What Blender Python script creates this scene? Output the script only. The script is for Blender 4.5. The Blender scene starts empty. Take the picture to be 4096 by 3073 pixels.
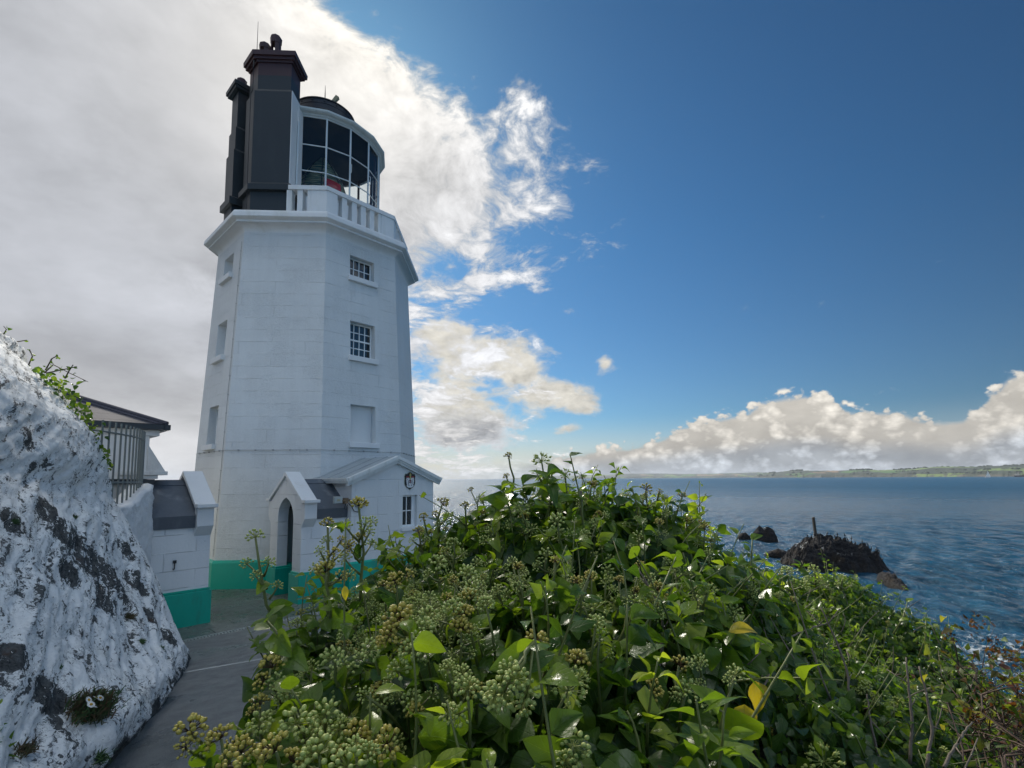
EXPO, CLOUD_S = .55, .70
SUN_E, SUN_ANG, SKY_S, SKY_TINT, SKY_FAR = 3.6, 7.0, .050, (.46, .85, 1.06), .55
REAR_LO, REAR_FILL, OVER_FILL, REAR_C, REAR_SKY_FILL = .48, 1.15, 3.4, (.90, .98, 1.04), 3.4  # unseen sky behind and overhead, brightened to act as fill light
FOAM = [(44.6, 93.5, 4.5, 4, .55), (40.5, 66, 8.5, 7.5, .75), (40.2, 55.5, 3, 5.5, .7), (34, 33, 13, 9, 1.15), (24, 22, 14, 10, 1.0), (36, 78, 7, 5, .4)]
LEAF_RAMP = [(.024, .056, .018), (.048, .098, .016), (.100, .160, .018), (.185, .250, .026), (.29, .34, .05)]
NL_NEAR, NL_FAR = 47000, 90000
HAZE = 4.5e-5
import bpy, bmesh, math, random
import numpy as np
from mathutils import Vector, Matrix
R_ = math.radians
scene = bpy.context.scene
COL = scene.collection
rng = np.random.default_rng(7)
random.seed(7)

# ------------------------------------------------------------------ camera
F_PX, PITCH, ROLL, PPX, PPY = 1967.7143, 0.0835328, -0.0082283, 52.2309, 213.4504
def ray(px, py):
    """viewing direction of a photograph pixel (4096 x 3073)"""
    X, Y = px - 2048 - PPX, -(py - 1536.5 - PPY)
    cr, sr = math.cos(ROLL), math.sin(ROLL)
    a, b = (X * cr - Y * sr) / F_PX, (X * sr + Y * cr) / F_PX
    cp, sp = math.cos(PITCH), math.sin(PITCH)
    return np.array([a, cp - b * sp, sp + b * cp])
S22 = 4096 / 2212
def at(px, py, y):                       # 2212-wide coordinates -> point at depth y
    r = ray(px * S22, py * S22)
    return r * y / r[1]
def atz(px, py, z):
    r = ray(px * S22, py * S22)
    return r * z / r[2]
cam_d = bpy.data.cameras.new('camera')
cam = bpy.data.objects.new('camera', cam_d); COL.objects.link(cam)
cr, sr, cp, sp = math.cos(ROLL), math.sin(ROLL), math.cos(PITCH), math.sin(PITCH)
right0, up0, fwd = Vector((1, 0, 0)), Vector((0, -sp, cp)), Vector((0, cp, sp))
rt, upv = right0 * cr + up0 * sr, right0 * -sr + up0 * cr
cam.matrix_world = Matrix(((rt.x, upv.x, -fwd.x, 0), (rt.y, upv.y, -fwd.y, 0), (rt.z, upv.z, -fwd.z, 0), (0, 0, 0, 1)))
cam_d.sensor_width = 36; cam_d.lens = F_PX / 4096 * 36
cam_d.shift_x = -PPX / 4096; cam_d.shift_y = PPY / 4096
cam_d.clip_start = 0.02; cam_d.clip_end = 90000
scene.camera = cam
scene.view_settings.view_transform = 'Standard'; scene.view_settings.look = 'None'
scene.view_settings.gamma = 1; scene.view_settings.exposure = EXPO
scene.cycles.max_bounces = 10; scene.cycles.transparent_max_bounces = 24
scene.cycles.use_denoising = True
scene.cycles.caustics_reflective = False; scene.cycles.caustics_refractive = False

# ------------------------------------------------------------------ node helper
class NT:
    def __init__(s, tree): s.t = tree; s.n = tree.nodes; s.l = tree.links
    def new(s, typ, **kw):
        n = s.n.new(typ)
        for k, v in kw.items(): setattr(n, k, v)
        return n
    def put(s, sock, v):
        if isinstance(v, bpy.types.NodeSocket): s.l.new(v, sock)
        elif v is not None:
            if isinstance(v, (tuple, list)) and hasattr(sock.default_value, '__len__') and len(sock.default_value) == 4 and len(v) == 3: v = (*v, 1)
            sock.default_value = v
    def m(s, op, a, b=None, c=None, clamp=False):
        n = s.new('ShaderNodeMath', operation=op, use_clamp=clamp)
        for i, v in enumerate((a, b, c)):
            if v is not None: s.put(n.inputs[i], v)
        return n.outputs[0]
    def add(s, *a):
        r = a[0]
        for b in a[1:]: r = s.m('ADD', r, b)
        return r
    def mul(s, *a):
        r = a[0]
        for b in a[1:]: r = s.m('MULTIPLY', r, b)
        return r
    def sub(s, a, b): return s.m('SUBTRACT', a, b)
    def v(s, op, a, b=None, scale=None):
        n = s.new('ShaderNodeVectorMath', operation=op)
        s.put(n.inputs[0], a)
        if b is not None: s.put(n.inputs[1], b)
        if scale is not None: s.put(n.inputs['Scale'], scale)
        return n.outputs[1] if op in ('LENGTH', 'DOT_PRODUCT', 'DISTANCE') else n.outputs[0]
    def xyz(s, v):
        n = s.new('ShaderNodeSeparateXYZ'); s.put(n.inputs[0], v); return n.outputs
    def vec(s, x, y, z):
        n = s.new('ShaderNodeCombineXYZ')
        for i, q in enumerate((x, y, z)): s.put(n.inputs[i], q)
        return n.outputs[0]
    def noise(s, vec, scale, detail=6, rough=.55, dist=0., dim='3D', out=0, lac=2.0):
        n = s.new('ShaderNodeTexNoise', noise_dimensions=dim)
        s.put(n.inputs['Vector'], vec); s.put(n.inputs['Scale'], scale)
        n.inputs['Detail'].default_value = detail; n.inputs['Roughness'].default_value = rough
        n.inputs['Distortion'].default_value = dist; n.inputs['Lacunarity'].default_value = lac
        return n.outputs[out]
    def voro(s, vec, scale, feature='F1', smooth=0., out='Distance', rand=1.):
        n = s.new('ShaderNodeTexVoronoi', feature=feature)
        s.put(n.inputs['Vector'], vec); s.put(n.inputs['Scale'], scale); n.inputs['Randomness'].default_value = rand
        if feature == 'SMOOTH_F1': n.inputs['Smoothness'].default_value = smooth
        return n.outputs[out]
    def ss(s, x, lo, hi, a=0., b=1.):
        n = s.new('ShaderNodeMapRange', interpolation_type='SMOOTHSTEP')
        for i, q in enumerate((x, lo, hi, a, b)): s.put(n.inputs[i], q)
        return n.outputs[0]
    def lin(s, x, lo, hi, a=0., b=1.):
        n = s.new('ShaderNodeMapRange')
        for i, q in enumerate((x, lo, hi, a, b)): s.put(n.inputs[i], q)
        return n.outputs[0]
    def mix(s, f, a, b):
        n = s.new('ShaderNodeMix', data_type='RGBA', clamp_factor=True)
        s.put(n.inputs[0], f); s.put(n.inputs[6], a); s.put(n.inputs[7], b); return n.outputs[2]
    def curve(s, x, pts):
        n = s.new('ShaderNodeFloatCurve')
        c = n.mapping.curves[0]; n.mapping.use_clip = False
        c.points[0].location = pts[0]; c.points[1].location = pts[-1]
        for p in pts[1:-1]: c.points.new(*p)
        n.mapping.update(); s.put(n.inputs['Value'], x); return n.outputs[0]
    def bump(s, h, dist, strength=1., normal=None):
        n = s.new('ShaderNodeBump'); n.inputs['Strength'].default_value = strength
        s.put(n.inputs['Distance'], dist); s.put(n.inputs['Height'], h)
        if normal is not None: s.put(n.inputs['Normal'], normal)
        return n.outputs[0]

def material(name):
    m = bpy.data.materials.new(name); m.use_nodes = True
    n = NT(m.node_tree); n.n.clear()
    out = n.new('ShaderNodeOutputMaterial')
    return m, n, out
def principled(n, out, color, rough, normal=None, **kw):
    p = n.new('ShaderNodeBsdfPrincipled')
    n.put(p.inputs['Base Color'], color); n.put(p.inputs['Roughness'], rough)
    if normal is not None: n.put(p.inputs['Normal'], normal)
    for k, v in kw.items(): n.put(p.inputs[k.replace('_', ' ')], v)
    if out is not None: n.l.new(p.outputs[0], out.inputs[0])
    return p
def objco(n): return n.new('ShaderNodeTexCoord').outputs['Object']
def geopos(n): return n.new('ShaderNodeNewGeometry').outputs['Position']
MATS = {}
def plain(name, col, rough=.6, var=.12, scale=6., bump=.004, metallic=0., rvar=.1, dirt=None):
    """a simple surface with soft tonal variation, fine bump and optional dirt streaks"""
    if name in MATS: return MATS[name]
    m, n, out = material(name)
    P = geopos(n)
    a = n.noise(P, scale, 6, .6); b = n.noise(P, scale * 9, 4, .6)
    f = n.add(n.mul(n.sub(a, .5), 2 * var), n.mul(n.sub(b, .5), var), 1.)
    c = n.v('SCALE', col, scale=f)
    if dirt:
        dcol, amt, dsc = dirt
        sx = n.xyz(P); q = n.vec(n.mul(sx[0], 1.), n.mul(sx[1], 1.), n.mul(sx[2], .25))
        d = n.ss(n.noise(q, dsc, 8, .65), .52, .75)
        c = n.mix(n.mul(d, amt), c, dcol)
    principled(n, out, c, n.add(rough, n.mul(n.sub(a, .5), rvar)), n.bump(b, bump), Metallic=metallic)
    MATS[name] = m
    return m

# ------------------------------------------------------------------ mesh helper
class MB:
    def __init__(s): s.v = []; s.f = []; s.uv = None
    def add(s, vs, fs):
        o = len(s.v); s.v += [tuple(map(float, q)) for q in vs]; s.f += [tuple(i + o for i in f) for f in fs]
        return s
    def quad(s, a, b, c, d): return s.add([a, b, c, d], [(0, 1, 2, 3)])
    def hexa(s, p):                                   # 8 corners, bottom 4 then top 4
        return s.add(p, [(0, 3, 2, 1), (4, 5, 6, 7), (0, 1, 5, 4), (1, 2, 6, 5), (2, 3, 7, 6), (3, 0, 4, 7)])
    def box(s, fr, a0, a1, b0, b1, z0, z1):
        return s.hexa([fr(a0, b0, z0), fr(a1, b0, z0), fr(a1, b1, z0), fr(a0, b1, z0), fr(a0, b0, z1), fr(a1, b0, z1), fr(a1, b1, z1), fr(a0, b1, z1)])
    def prism(s, poly0, poly1, cap=True):             # two matching closed outlines
        n = len(poly0); fs = [(i, (i + 1) % n, n + (i + 1) % n, n + i) for i in range(n)]
        if cap: fs += [tuple(range(n))[::-1], tuple(range(n, 2 * n))]
        return s.add(list(poly0) + list(poly1), fs)
    def loft(s, rings, closed=True, cap=True):
        n = len(rings[0]); vs = [q for r in rings for q in r]; fs = []
        for k in range(len(rings) - 1):
            for i in range(n if closed else n - 1):
                j = (i + 1) % n
                fs.append((k * n + i, k * n + j, (k + 1) * n + j, (k + 1) * n + i))
        if cap and closed: fs += [tuple(range(n))[::-1], tuple(range((len(rings) - 1) * n, len(rings) * n))]
        return s.add(vs, fs)
    def tube(s, pts, r, n=6, cap=True):
        pts = [np.array(p, float) for p in pts]; rad = r if hasattr(r, '__len__') else [r] * len(pts)
        rings = []; prev = None
        for i, p in enumerate(pts):
            d = pts[min(i + 1, len(pts) - 1)] - pts[max(i - 1, 0)]; d /= (np.linalg.norm(d) + 1e-12)
            if prev is None:
                h = np.array([0, 0, 1.]) if abs(d[2]) < .9 else np.array([1., 0, 0])
                x = np.cross(h, d)
            else: x = prev - d * (prev @ d)
            x /= (np.linalg.norm(x) + 1e-12); y = np.cross(d, x); prev = x
            rings.append([p + rad[i] * (math.cos(2 * math.pi * k / n) * x + math.sin(2 * math.pi * k / n) * y) for k in range(n)])
        return s.loft(rings, True, cap)
    def lathe(s, c, prof, n=24, a0=0, a1=2 * math.pi):
        full = abs(a1 - a0 - 2 * math.pi) < 1e-6; k = n if full else n + 1
        rings = [[(c[0] + r * math.cos(a0 + (a1 - a0) * i / n), c[1] + r * math.sin(a0 + (a1 - a0) * i / n), z) for i in range(k)] for r, z in prof]
        return s.loft(rings, full, False)
    def build(s, name, mat, parent=None, smooth=False, loc=None, bevel=0., auto=None):
        me = bpy.data.meshes.new(name)
        vs = np.array(s.v, float)
        if loc is not None: vs = vs - np.array(loc)
        me.from_pydata(vs.tolist(), [], s.f); me.update()
        bm = bmesh.new(); bm.from_mesh(me); bmesh.ops.recalc_face_normals(bm, faces=bm.faces)
        if bevel > 0:
            es = [e for e in bm.edges if len(e.link_faces) == 2 and e.calc_face_angle(0) > .5]
            bmesh.ops.bevel(bm, geom=es, offset=bevel, segments=2, affect='EDGES', profile=.5, clamp_overlap=True)
        bm.to_mesh(me); bm.free()
        if smooth: me.shade_smooth()
        if auto: me.shade_auto_smooth(angle=auto) if hasattr(me, 'shade_auto_smooth') else me.set_sharp_from_angle(angle=auto)
        if mat: me.materials.append(mat)
        o = bpy.data.objects.new(name, me); COL.objects.link(o)
        if parent is not None: o.parent = parent; o.matrix_parent_inverse = parent.matrix_world.inverted() if loc is None else Matrix()
        if loc is not None: o.location = loc
        return o
def fast_mesh(name, V, Fq, mat, parent=None, smooth=True, attrs=None, uv=None):
    """V (n,3), Fq (m,4) or (m,3) numpy"""
    me = bpy.data.meshes.new(name); k = Fq.shape[1]
    me.vertices.add(len(V)); me.vertices.foreach_set('co', np.ascontiguousarray(V, np.float32).ravel())
    me.loops.add(Fq.size); me.loops.foreach_set('vertex_index', np.ascontiguousarray(Fq, np.int32).ravel())
    me.polygons.add(len(Fq)); me.polygons.foreach_set('loop_start', np.arange(0, Fq.size, k, dtype=np.int32))
    me.polygons.foreach_set('use_smooth', np.full(len(Fq), smooth))
    for nm, arr in (attrs or {}).items():
        at_ = me.attributes.new(nm, 'FLOAT', 'POINT'); at_.data.foreach_set('value', np.ascontiguousarray(arr, np.float32))
    if uv is not None:
        l = me.uv_layers.new(name='leaf_uv'); l.data.foreach_set('uv', np.ascontiguousarray(uv[Fq.ravel()], np.float32).ravel())
    me.update(calc_edges=True); me.validate()
    if mat: me.materials.append(mat)
    o = bpy.data.objects.new(name, me); COL.objects.link(o)
    if parent is not None: o.parent = parent; o.matrix_parent_inverse = parent.matrix_world.inverted()
    return o
def tag(o, label=None, cat=None, group=None, kind=None):
    if label: o['label'] = label
    if cat: o['category'] = cat
    if group: o['group'] = group
    if kind: o['kind'] = kind
    return o
def thing(name, label, cat, loc=(0, 0, 0), group=None):
    o = bpy.data.objects.new(name, None); COL.objects.link(o); o.location = tuple(map(float, loc)); o.empty_display_size = .2
    bpy.context.view_layer.update()
    o.matrix_world = Matrix.Translation(o.location)
    return tag(o, label, cat, group)
# numpy value noise
_perm = np.random.default_rng(3).random(4096)
def vnoise(p):
    i = np.floor(p).astype(np.int64); f = p - i; f = f * f * (3 - 2 * f)
    def h(x, y, z): return _perm[(x * 374761393 + y * 668265263 + z * 1274126177) % 4096]
    x, y, z = i[..., 0], i[..., 1], i[..., 2]; r = 0
    for dx in (0, 1):
        for dy in (0, 1):
            for dz in (0, 1):
                w = (f[..., 0] if dx else 1 - f[..., 0]) * (f[..., 1] if dy else 1 - f[..., 1]) * (f[..., 2] if dz else 1 - f[..., 2])
                r = r + w * h(x + dx, y + dy, z + dz)
    return r
def fbm(p, scale=1., oct=5, rough=.5, ridged=False):
    p = np.asarray(p, float) * scale; a, t, r = 1., 0., 0.
    for k in range(oct):
        q = vnoise(p * 2 ** k + 17.3 * k)
        if ridged: q = 1 - abs(2 * q - 1)
        r = r + a * q; t += a; a *= rough
    return r / t
# ------------------------------------------------------------------ sky and sun
SUN_EL, SUN_AZ = R_(39.), R_(-22.)           # azimuth measured from +Y towards +X
sun_dir = Vector((math.sin(SUN_AZ) * math.cos(SUN_EL), math.cos(SUN_AZ) * math.cos(SUN_EL), math.sin(SUN_EL)))
sd = bpy.data.lights.new('sun', 'SUN'); sd.energy = SUN_E; sd.angle = R_(SUN_ANG); sd.color = (1, .93, .82)
so = bpy.data.objects.new('sun', sd); COL.objects.link(so)
so.rotation_euler = (-sun_dir).to_track_quat('-Z', 'Y').to_euler(); so.location = sun_dir * 60
w = bpy.data.worlds.new('World'); scene.world = w; w.use_nodes = True
n = NT(w.node_tree); n.n.clear()
wout = n.new('ShaderNodeOutputWorld')
sky = n.new('ShaderNodeTexSky', sky_type='NISHITA'); sky.sun_disc = False
sky.sun_elevation = SUN_EL; sky.sun_rotation = SUN_AZ
sky.air_density = 1.0; sky.dust_density = .35; sky.ozone_density = 2.2; sky.altitude = 10
D = n.new('ShaderNodeTexCoord').outputs['Generated']
dx, dy, dz = n.xyz(D)
az = n.mul(n.m('ARCTAN2', dx, dy), 57.2958); el = n.mul(n.m('ARCSINE', dz), 57.2958)
# cloud coordinates: a high flat layer seen in perspective
k = n.m('DIVIDE', 1., n.add(n.m('MAXIMUM', dz, 0.), .22))
P = n.vec(n.mul(dx, k), n.mul(dy, k), 0.)
warp = n.v('SUBTRACT', n.noise(P, 1.6, 4, .55, out=1), (.5, .5, .5))
PW = n.v('ADD', P, n.v('SCALE', warp, scale=.42))
nb = n.noise(PW, 3.2, 12, .62)                 # big broken structure
nf = n.noise(n.v('ADD', PW, (3.7, 1.1, 0)), 11., 10, .66)
nn = n.sub(n.add(n.mul(nb, .62), n.mul(nf, .38)), .5)
# 1. overcast mass on the left; its right-hand edge as azimuth over elevation
edge = n.mul(n.sub(n.curve(n.m('DIVIDE', el, 90.), [(-.1, .52), (0, .51), (.055, .47), (.11, .455), (.165, .465), (.195, .44), (.218, .425), (.24, .49), (.258, .515), (.28, .535), (.315, .555), (.355, .570), (.40, .540), (.43, .490), (.452, .430), (.476, .340), (.50, .27), (.6, .16), (1, .1)]), .5), 100.)
inside = n.sub(edge, az)
wide = n.ss(az, -170., -100., 0., 1.)           # the mass ends again far to the left, behind the camera
f1 = n.add(n.mul(inside, .055), n.mul(nn, n.ss(inside, 8., 28., 7.8, 1.2), n.ss(inside, -15., -2., .45, 1.)), -.02)
m1 = n.mul(n.ss(f1, -.22, .80), wide)
# 2. low puffs between the tower and the open sky
blobs = None
for a0, e0, sa, se, wt in [(-9, 16.5, 4, 2.4, 1.05), (-1.5, 14.6, 4.2, 2.0, 1.0), (-7, 13, 4.5, 2.4, .95), (3.6, 9.6, 4.6, 1.9, 1.15), (-.5, 12.2, 3, 1.6, .85), (8, 8.2, 2.0, 1.1, .6), (-9, 8.5, 4.6, 2.6, 1.1), (-5.5, 5.2, 6.5, 3.0, 1.15), (5.8, 19.2, 1.6, .8, .55), (9.4, 13, 1.2, 1.1, .8), (-7, 21, 2.2, 1.1, .35), (5, 5.6, 2.2, 1.0, .6), (0, 41, 1.4, 2.4, .42), (-13, 26, 4, 5, .7)]:
    q = n.add(n.m('POWER', n.m('DIVIDE', n.sub(az, a0), sa), 2.), n.m('POWER', n.m('DIVIDE', n.sub(el, e0), se), 2.))
    g = n.mul(n.m('EXPONENT', n.mul(q, -1.)), wt)
    blobs = g if blobs is None else n.add(blobs, g)
AE = n.vec(n.mul(az, .0175), n.mul(el, .03), 0.)
wa = n.v('SCALE', n.v('SUBTRACT', n.noise(AE, 9., 4, .5, out=1), (.5, .5, .5)), scale=.06)
AEW = n.v('ADD', AE, wa)
pn = n.noise(AEW, 13., 12, .6)
pf = n.noise(AEW, 34., 9, .6)
f2 = n.add(blobs, n.mul(n.sub(pn, .5), 1.9), n.mul(n.sub(pf, .5), .55), -.46)
m2 = n.ss(f2, -.12, .46)
# 3. cumulus bank low on the right: its top as elevation over azimuth
top = n.mul(n.curve(n.m('DIVIDE', n.add(az, 60.), 240.), [(-.1, .15), (.2, .1), (.235, .16), (.25, .21), (.276, .30), (.305, .37), (.317, .45), (.33, .57), (.35, .63), (.372, .76), (.38, .745), (.39, .60), (.409, .54), (.422, .46), (.43, .60), (.441, .78), (.47, .95), (.6, .8), (.8, .4), (1, .3)]), 11.5)
bil = n.voro(n.v('ADD', n.vec(n.mul(az, .1), n.mul(el, .115), 0.), n.v('SCALE', n.v('SUBTRACT', n.noise(AE, 22., 5, .6, out=1), (.5, .5, .5)), scale=.30)), 5.2, 'SMOOTH_F1', .35)
bil2 = n.voro(n.v('ADD', n.vec(n.mul(az, .1), n.mul(el, .115), 3.), n.v('SCALE', n.v('SUBTRACT', n.noise(AE, 50., 4, .6, out=1), (.5, .5, .5)), scale=.12)), 13., 'SMOOTH_F1', .3)
puff = n.m('MAXIMUM', n.add(n.mul(bil, -1.5), n.mul(bil2, -.8), .95), -.35)
f3 = n.add(n.sub(top, el), n.mul(puff, 1.9), n.mul(n.sub(pf, .5), .6), n.mul(n.sub(pn, .5), 1.2), .25)
m3 = n.mul(n.ss(f3, -.05, .75), n.ss(az, -14., 4.), n.ss(n.sub(el, top), .55, .05))
# 4. added clouds out of view, overbright to fill walls, ivy and path
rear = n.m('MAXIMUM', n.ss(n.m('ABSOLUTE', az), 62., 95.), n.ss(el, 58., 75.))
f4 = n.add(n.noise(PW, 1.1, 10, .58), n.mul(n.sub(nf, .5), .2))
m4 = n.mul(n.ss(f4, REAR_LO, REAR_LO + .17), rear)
# 5. thin haze along the horizon
m5 = n.mul(n.ss(el, 7.5, .3), n.lin(az, -12., 35., .92, .66))
# --- brightness of each layer
sx, sy, sz = sun_dir
sdot = n.v('DOT_PRODUCT', D, tuple(sun_dir))
glow = n.m('POWER', n.m('MAXIMUM', sdot, 0.), 26.)
glow2 = n.m('POWER', n.m('MAXIMUM', sdot, 0.), 5.)
rim = n.ss(inside, 24., 3., 0., 1.)
dens = n.ss(f1, .1, 1.6)
b1 = n.add(.50, n.mul(n.sub(n.noise(AEW, 3.4, 6, .55), .5), .62), n.mul(n.m('EXPONENT', n.mul(n.add(n.m('POWER', n.m('DIVIDE', n.add(az, 7.), 5.5), 2.), n.m('POWER', n.m('DIVIDE', n.sub(el, 5.6), 2.3), 2.)), -1.)), n.ss(n.noise(AEW, 11., 6, .55), .32, .6), -.36), n.mul(rim, .20), n.mul(glow, .24), n.mul(glow2, .03), n.mul(n.sub(nb, .5), n.ss(inside, 12., 35., 1.15, .16)), n.mul(n.ss(el, 9., 1.), n.ss(az, -20., -40.), .22), n.mul(n.sub(nf, .5), n.ss(inside, 10., 34., 1.05, .06)))
c1 = n.mix(n.m('MINIMUM', n.add(n.mul(rim, .22), n.mul(glow, .75), n.mul(n.ss(el, 16., 2.), .35)), 1.), (.935, .970, 1.055), (1.05, 1.0, .91))
C1 = n.v('SCALE', c1, scale=b1)
lit2 = n.sub(pn, n.noise(n.v('ADD', AEW, (.013, -.018, 0.)), 13., 6, .6))
low = n.mul(n.ss(el, 8.5, 5.5), n.ss(az, 4., -1.5))
b2 = n.sub(n.add(.60, n.mul(lit2, -.75), n.mul(glow2, .15), n.mul(n.sub(pf, .5), .35)), n.mul(low, .22, n.ss(f2, .2, .9)))
C2 = n.v('SCALE', n.mix(low, (1.04, 1.0, .90), (.96, .99, 1.04)), scale=b2)
under = n.ss(n.sub(el, n.mul(top, .35)), 1.4, -.6)
b3 = n.sub(n.add(.58, n.mul(puff, .42), n.mul(n.sub(pn, .5), .35), n.mul(n.ss(el, 2., 8.), .10)), n.mul(under, .13, n.ss(n.noise(AEW, 8., 4, .5), .38, .62)))
C3 = n.v('SCALE', n.mix(under, (1.06, 1.0, .90), (.92, .98, 1.05)), scale=b3)
C4 = n.v('SCALE', REAR_C, scale=n.add(REAR_FILL, n.mul(n.sub(nb, .5), .5), n.mul(n.ss(el, 48., 72.), OVER_FILL)))
C5 = n.mix(n.ss(az, -14., 26.), (.74, .68, .56), (.50, .56, .60))
cm = n.mix(m5, (0, 0, 0), C5)
col, mask = C5, m5
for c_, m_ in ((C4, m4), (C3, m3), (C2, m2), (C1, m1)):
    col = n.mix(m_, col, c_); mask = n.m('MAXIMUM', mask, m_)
bg1 = n.new('ShaderNodeBackground'); bg2 = n.new('ShaderNodeBackground')
tint = n.new('ShaderNodeMix', data_type='RGBA', blend_type='MULTIPLY'); tint.inputs[0].default_value = 1
sf = n.mul(n.lin(sdot, 1., .25, 1.15, SKY_FAR), n.lin(el, 0., 45., 1.12, .80), n.lin(n.m('ABSOLUTE', az), 60., 105., 1., REAR_SKY_FILL)); n.put(tint.inputs[6], sky.outputs[0]); n.put(tint.inputs[7], n.v('MULTIPLY', n.v('SCALE', SKY_TINT, scale=sf), n.mix(n.lin(el, 2., 26.), (1.16, .98, .98), (.88, .98, 1.04))))  # clear sky behind the camera is boosted as added fill
n.put(bg1.inputs[0], tint.outputs[2]); bg1.inputs[1].default_value = SKY_S
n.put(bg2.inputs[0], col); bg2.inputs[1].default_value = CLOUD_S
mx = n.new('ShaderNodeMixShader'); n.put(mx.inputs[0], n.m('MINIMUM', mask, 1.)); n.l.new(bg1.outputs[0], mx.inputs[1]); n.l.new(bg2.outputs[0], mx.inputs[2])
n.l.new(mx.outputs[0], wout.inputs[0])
w.cycles.sampling_method = 'MANUAL'; w.cycles.sample_map_resolution = 1024
# ------------------------------------------------------------------ lighthouse
TC = np.array([-7.3596, 17.2311]); ZG = -2.95; TH = R_(205.5335); OCT = math.pi / 4
C22 = math.cos(math.pi / 8)
def RW(z): return 3.5 - .0527 * (z - .87)            # vertex radius of the battered wall
def frame(phi):
    nv = np.array([math.cos(phi), math.sin(phi)]); tv = np.array([-nv[1], nv[0]])
    return lambda a, b, z: (TC[0] + tv[0] * a + nv[0] * b, TC[1] + tv[1] * a + nv[1] * b, z)
PH = [TH + (i + .5) * OCT for i in range(8)]          # face normals
LA, AB, BC = PH[0], PH[1], PH[2]
fLA, fAB, fBC = frame(LA), frame(AB), frame(BC)
UV = fBC                                              # (u along the front, v outward, z): the frame of annex and porches
def octo(r, z): return [(TC[0] + r * math.cos(TH + i * OCT), TC[1] + r * math.sin(TH + i * OCT), z) for i in range(8)]

def masonry(name, course=.37, blk=1.9, col=(.65, .67, .67), rough_amt=1., zoff=0., joint=1.):
    if name in MATS: return MATS[name]
    m, n, out = material(name)
    uvn = n.new('ShaderNodeUVMap'); uvn.uv_map = 'wall_uv'
    P = geopos(n); U = uvn.outputs[0]
    wob = n.v('SCALE', n.v('SUBTRACT', n.noise(U, 1.5, 3, .5, out=1), (.5, .5, .5)), scale=.02)
    b = n.new('ShaderNodeTexBrick'); n.put(b.inputs['Vector'], n.v('ADD', U, wob)); b.offset = .5
    b.inputs['Scale'].default_value = 1; b.inputs['Mortar Size'].default_value = .011; b.inputs['Mortar Smooth'].default_value = .6
    b.inputs['Brick Width'].default_value = blk; b.inputs['Row Height'].default_value = course
    jn = b.outputs['Fac']
    big = n.noise(P, .55, 5, .6); mid = n.noise(P, 5., 8, .65); fine = n.noise(P, 26., 6, .7)
    patch = n.ss(n.noise(U, .9, 3, .5), .42, .62)
    sp = n.xyz(P); streak = n.noise(n.vec(n.mul(sp[0], 5.), n.mul(sp[1], 5.), n.mul(sp[2], .35)), 1., 6, .6)
    jf = n.mul(jn, n.ss(n.noise(U, 2.3, 4, .6), .36, .6), joint)
    f = n.add(1., n.mul(n.sub(big, .5), .16), n.mul(n.sub(streak, .5), .15), n.mul(n.sub(n.noise(n.v('MULTIPLY', P, (1., 1., 1.8)), 17., 7, .72), .5), n.add(.12, n.mul(patch, .30)), rough_amt), n.mul(jf, -.045))
    c = n.v('SCALE', col, scale=f)
    spots = n.ss(n.noise(P, 9., 3, .5), .76, .79)
    c = n.mix(n.mul(spots, .55), c, (.25, .27, .26))
    c = n.mix(n.mul(n.ss(n.noise(P, 1.3, 6, .7), .56, .8), .22), c, (.62, .60, .52))
    h = n.add(n.mul(fine, n.add(.25, n.mul(patch, .75)), rough_amt * .026), n.mul(mid, .014 * rough_amt), n.mul(jf, -.010))
    principled(n, out, c, .55, n.bump(h, 1.), Specular_IOR_Level=.3)
    MATS[name] = m; return m
M_WALL = masonry('white_masonry_paint')
M_SMOOTH = masonry('white_render_paint', .47, 1.3, (.68, .70, .70), .35, joint=1.)
M_WHITE = plain('white_trim_paint', (.71, .72, .72), .5, .07, 3., .002, dirt=((.45, .44, .36), .35, 2.2))
M_SILL = plain('white_sill_paint', (.71, .72, .72), .5, .05, 4., .001)
M_GREEN = plain('green_plinth_paint', (.002, .37, .265), .42, .10, 2.5, .002, dirt=((.03, .13, .09), .6, 3.2))
M_BLACK = plain('black_chimney_paint', (.012, .020, .025), .5, .22, 2.2, .003, dirt=((.028, .038, .042), .55, 1.6))
M_RUST = plain('dark_red_chimney_paint', (.048, .018, .022), .5, .3, 2., .003, dirt=((.05, .028, .024), .6, 1.8))
M_LEAD = plain('lead_sheet', (.095, .11, .13), .42, .25, 2.2, .004, dirt=((.24, .26, .28), .75, 1.7))
M_ZINC = plain('grey_roof_sheet', (.30, .345, .37), .42, .2, 1.8, .004, dirt=((.20, .22, .20), .5, 1.2))
M_SASH = plain('white_sash_paint', (.80, .82, .82), .4, .03, 6., .0005)
M_DARK = plain('dark_room', (.022, .036, .050), .9, .1, 3., 0)
M_IRON = plain('dark_iron', (.022, .023, .025), .5, .2, 9., .001)
M_CABLE = plain('grey_cable', (.36, .37, .37), .6, .2, 20., .0005)
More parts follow.
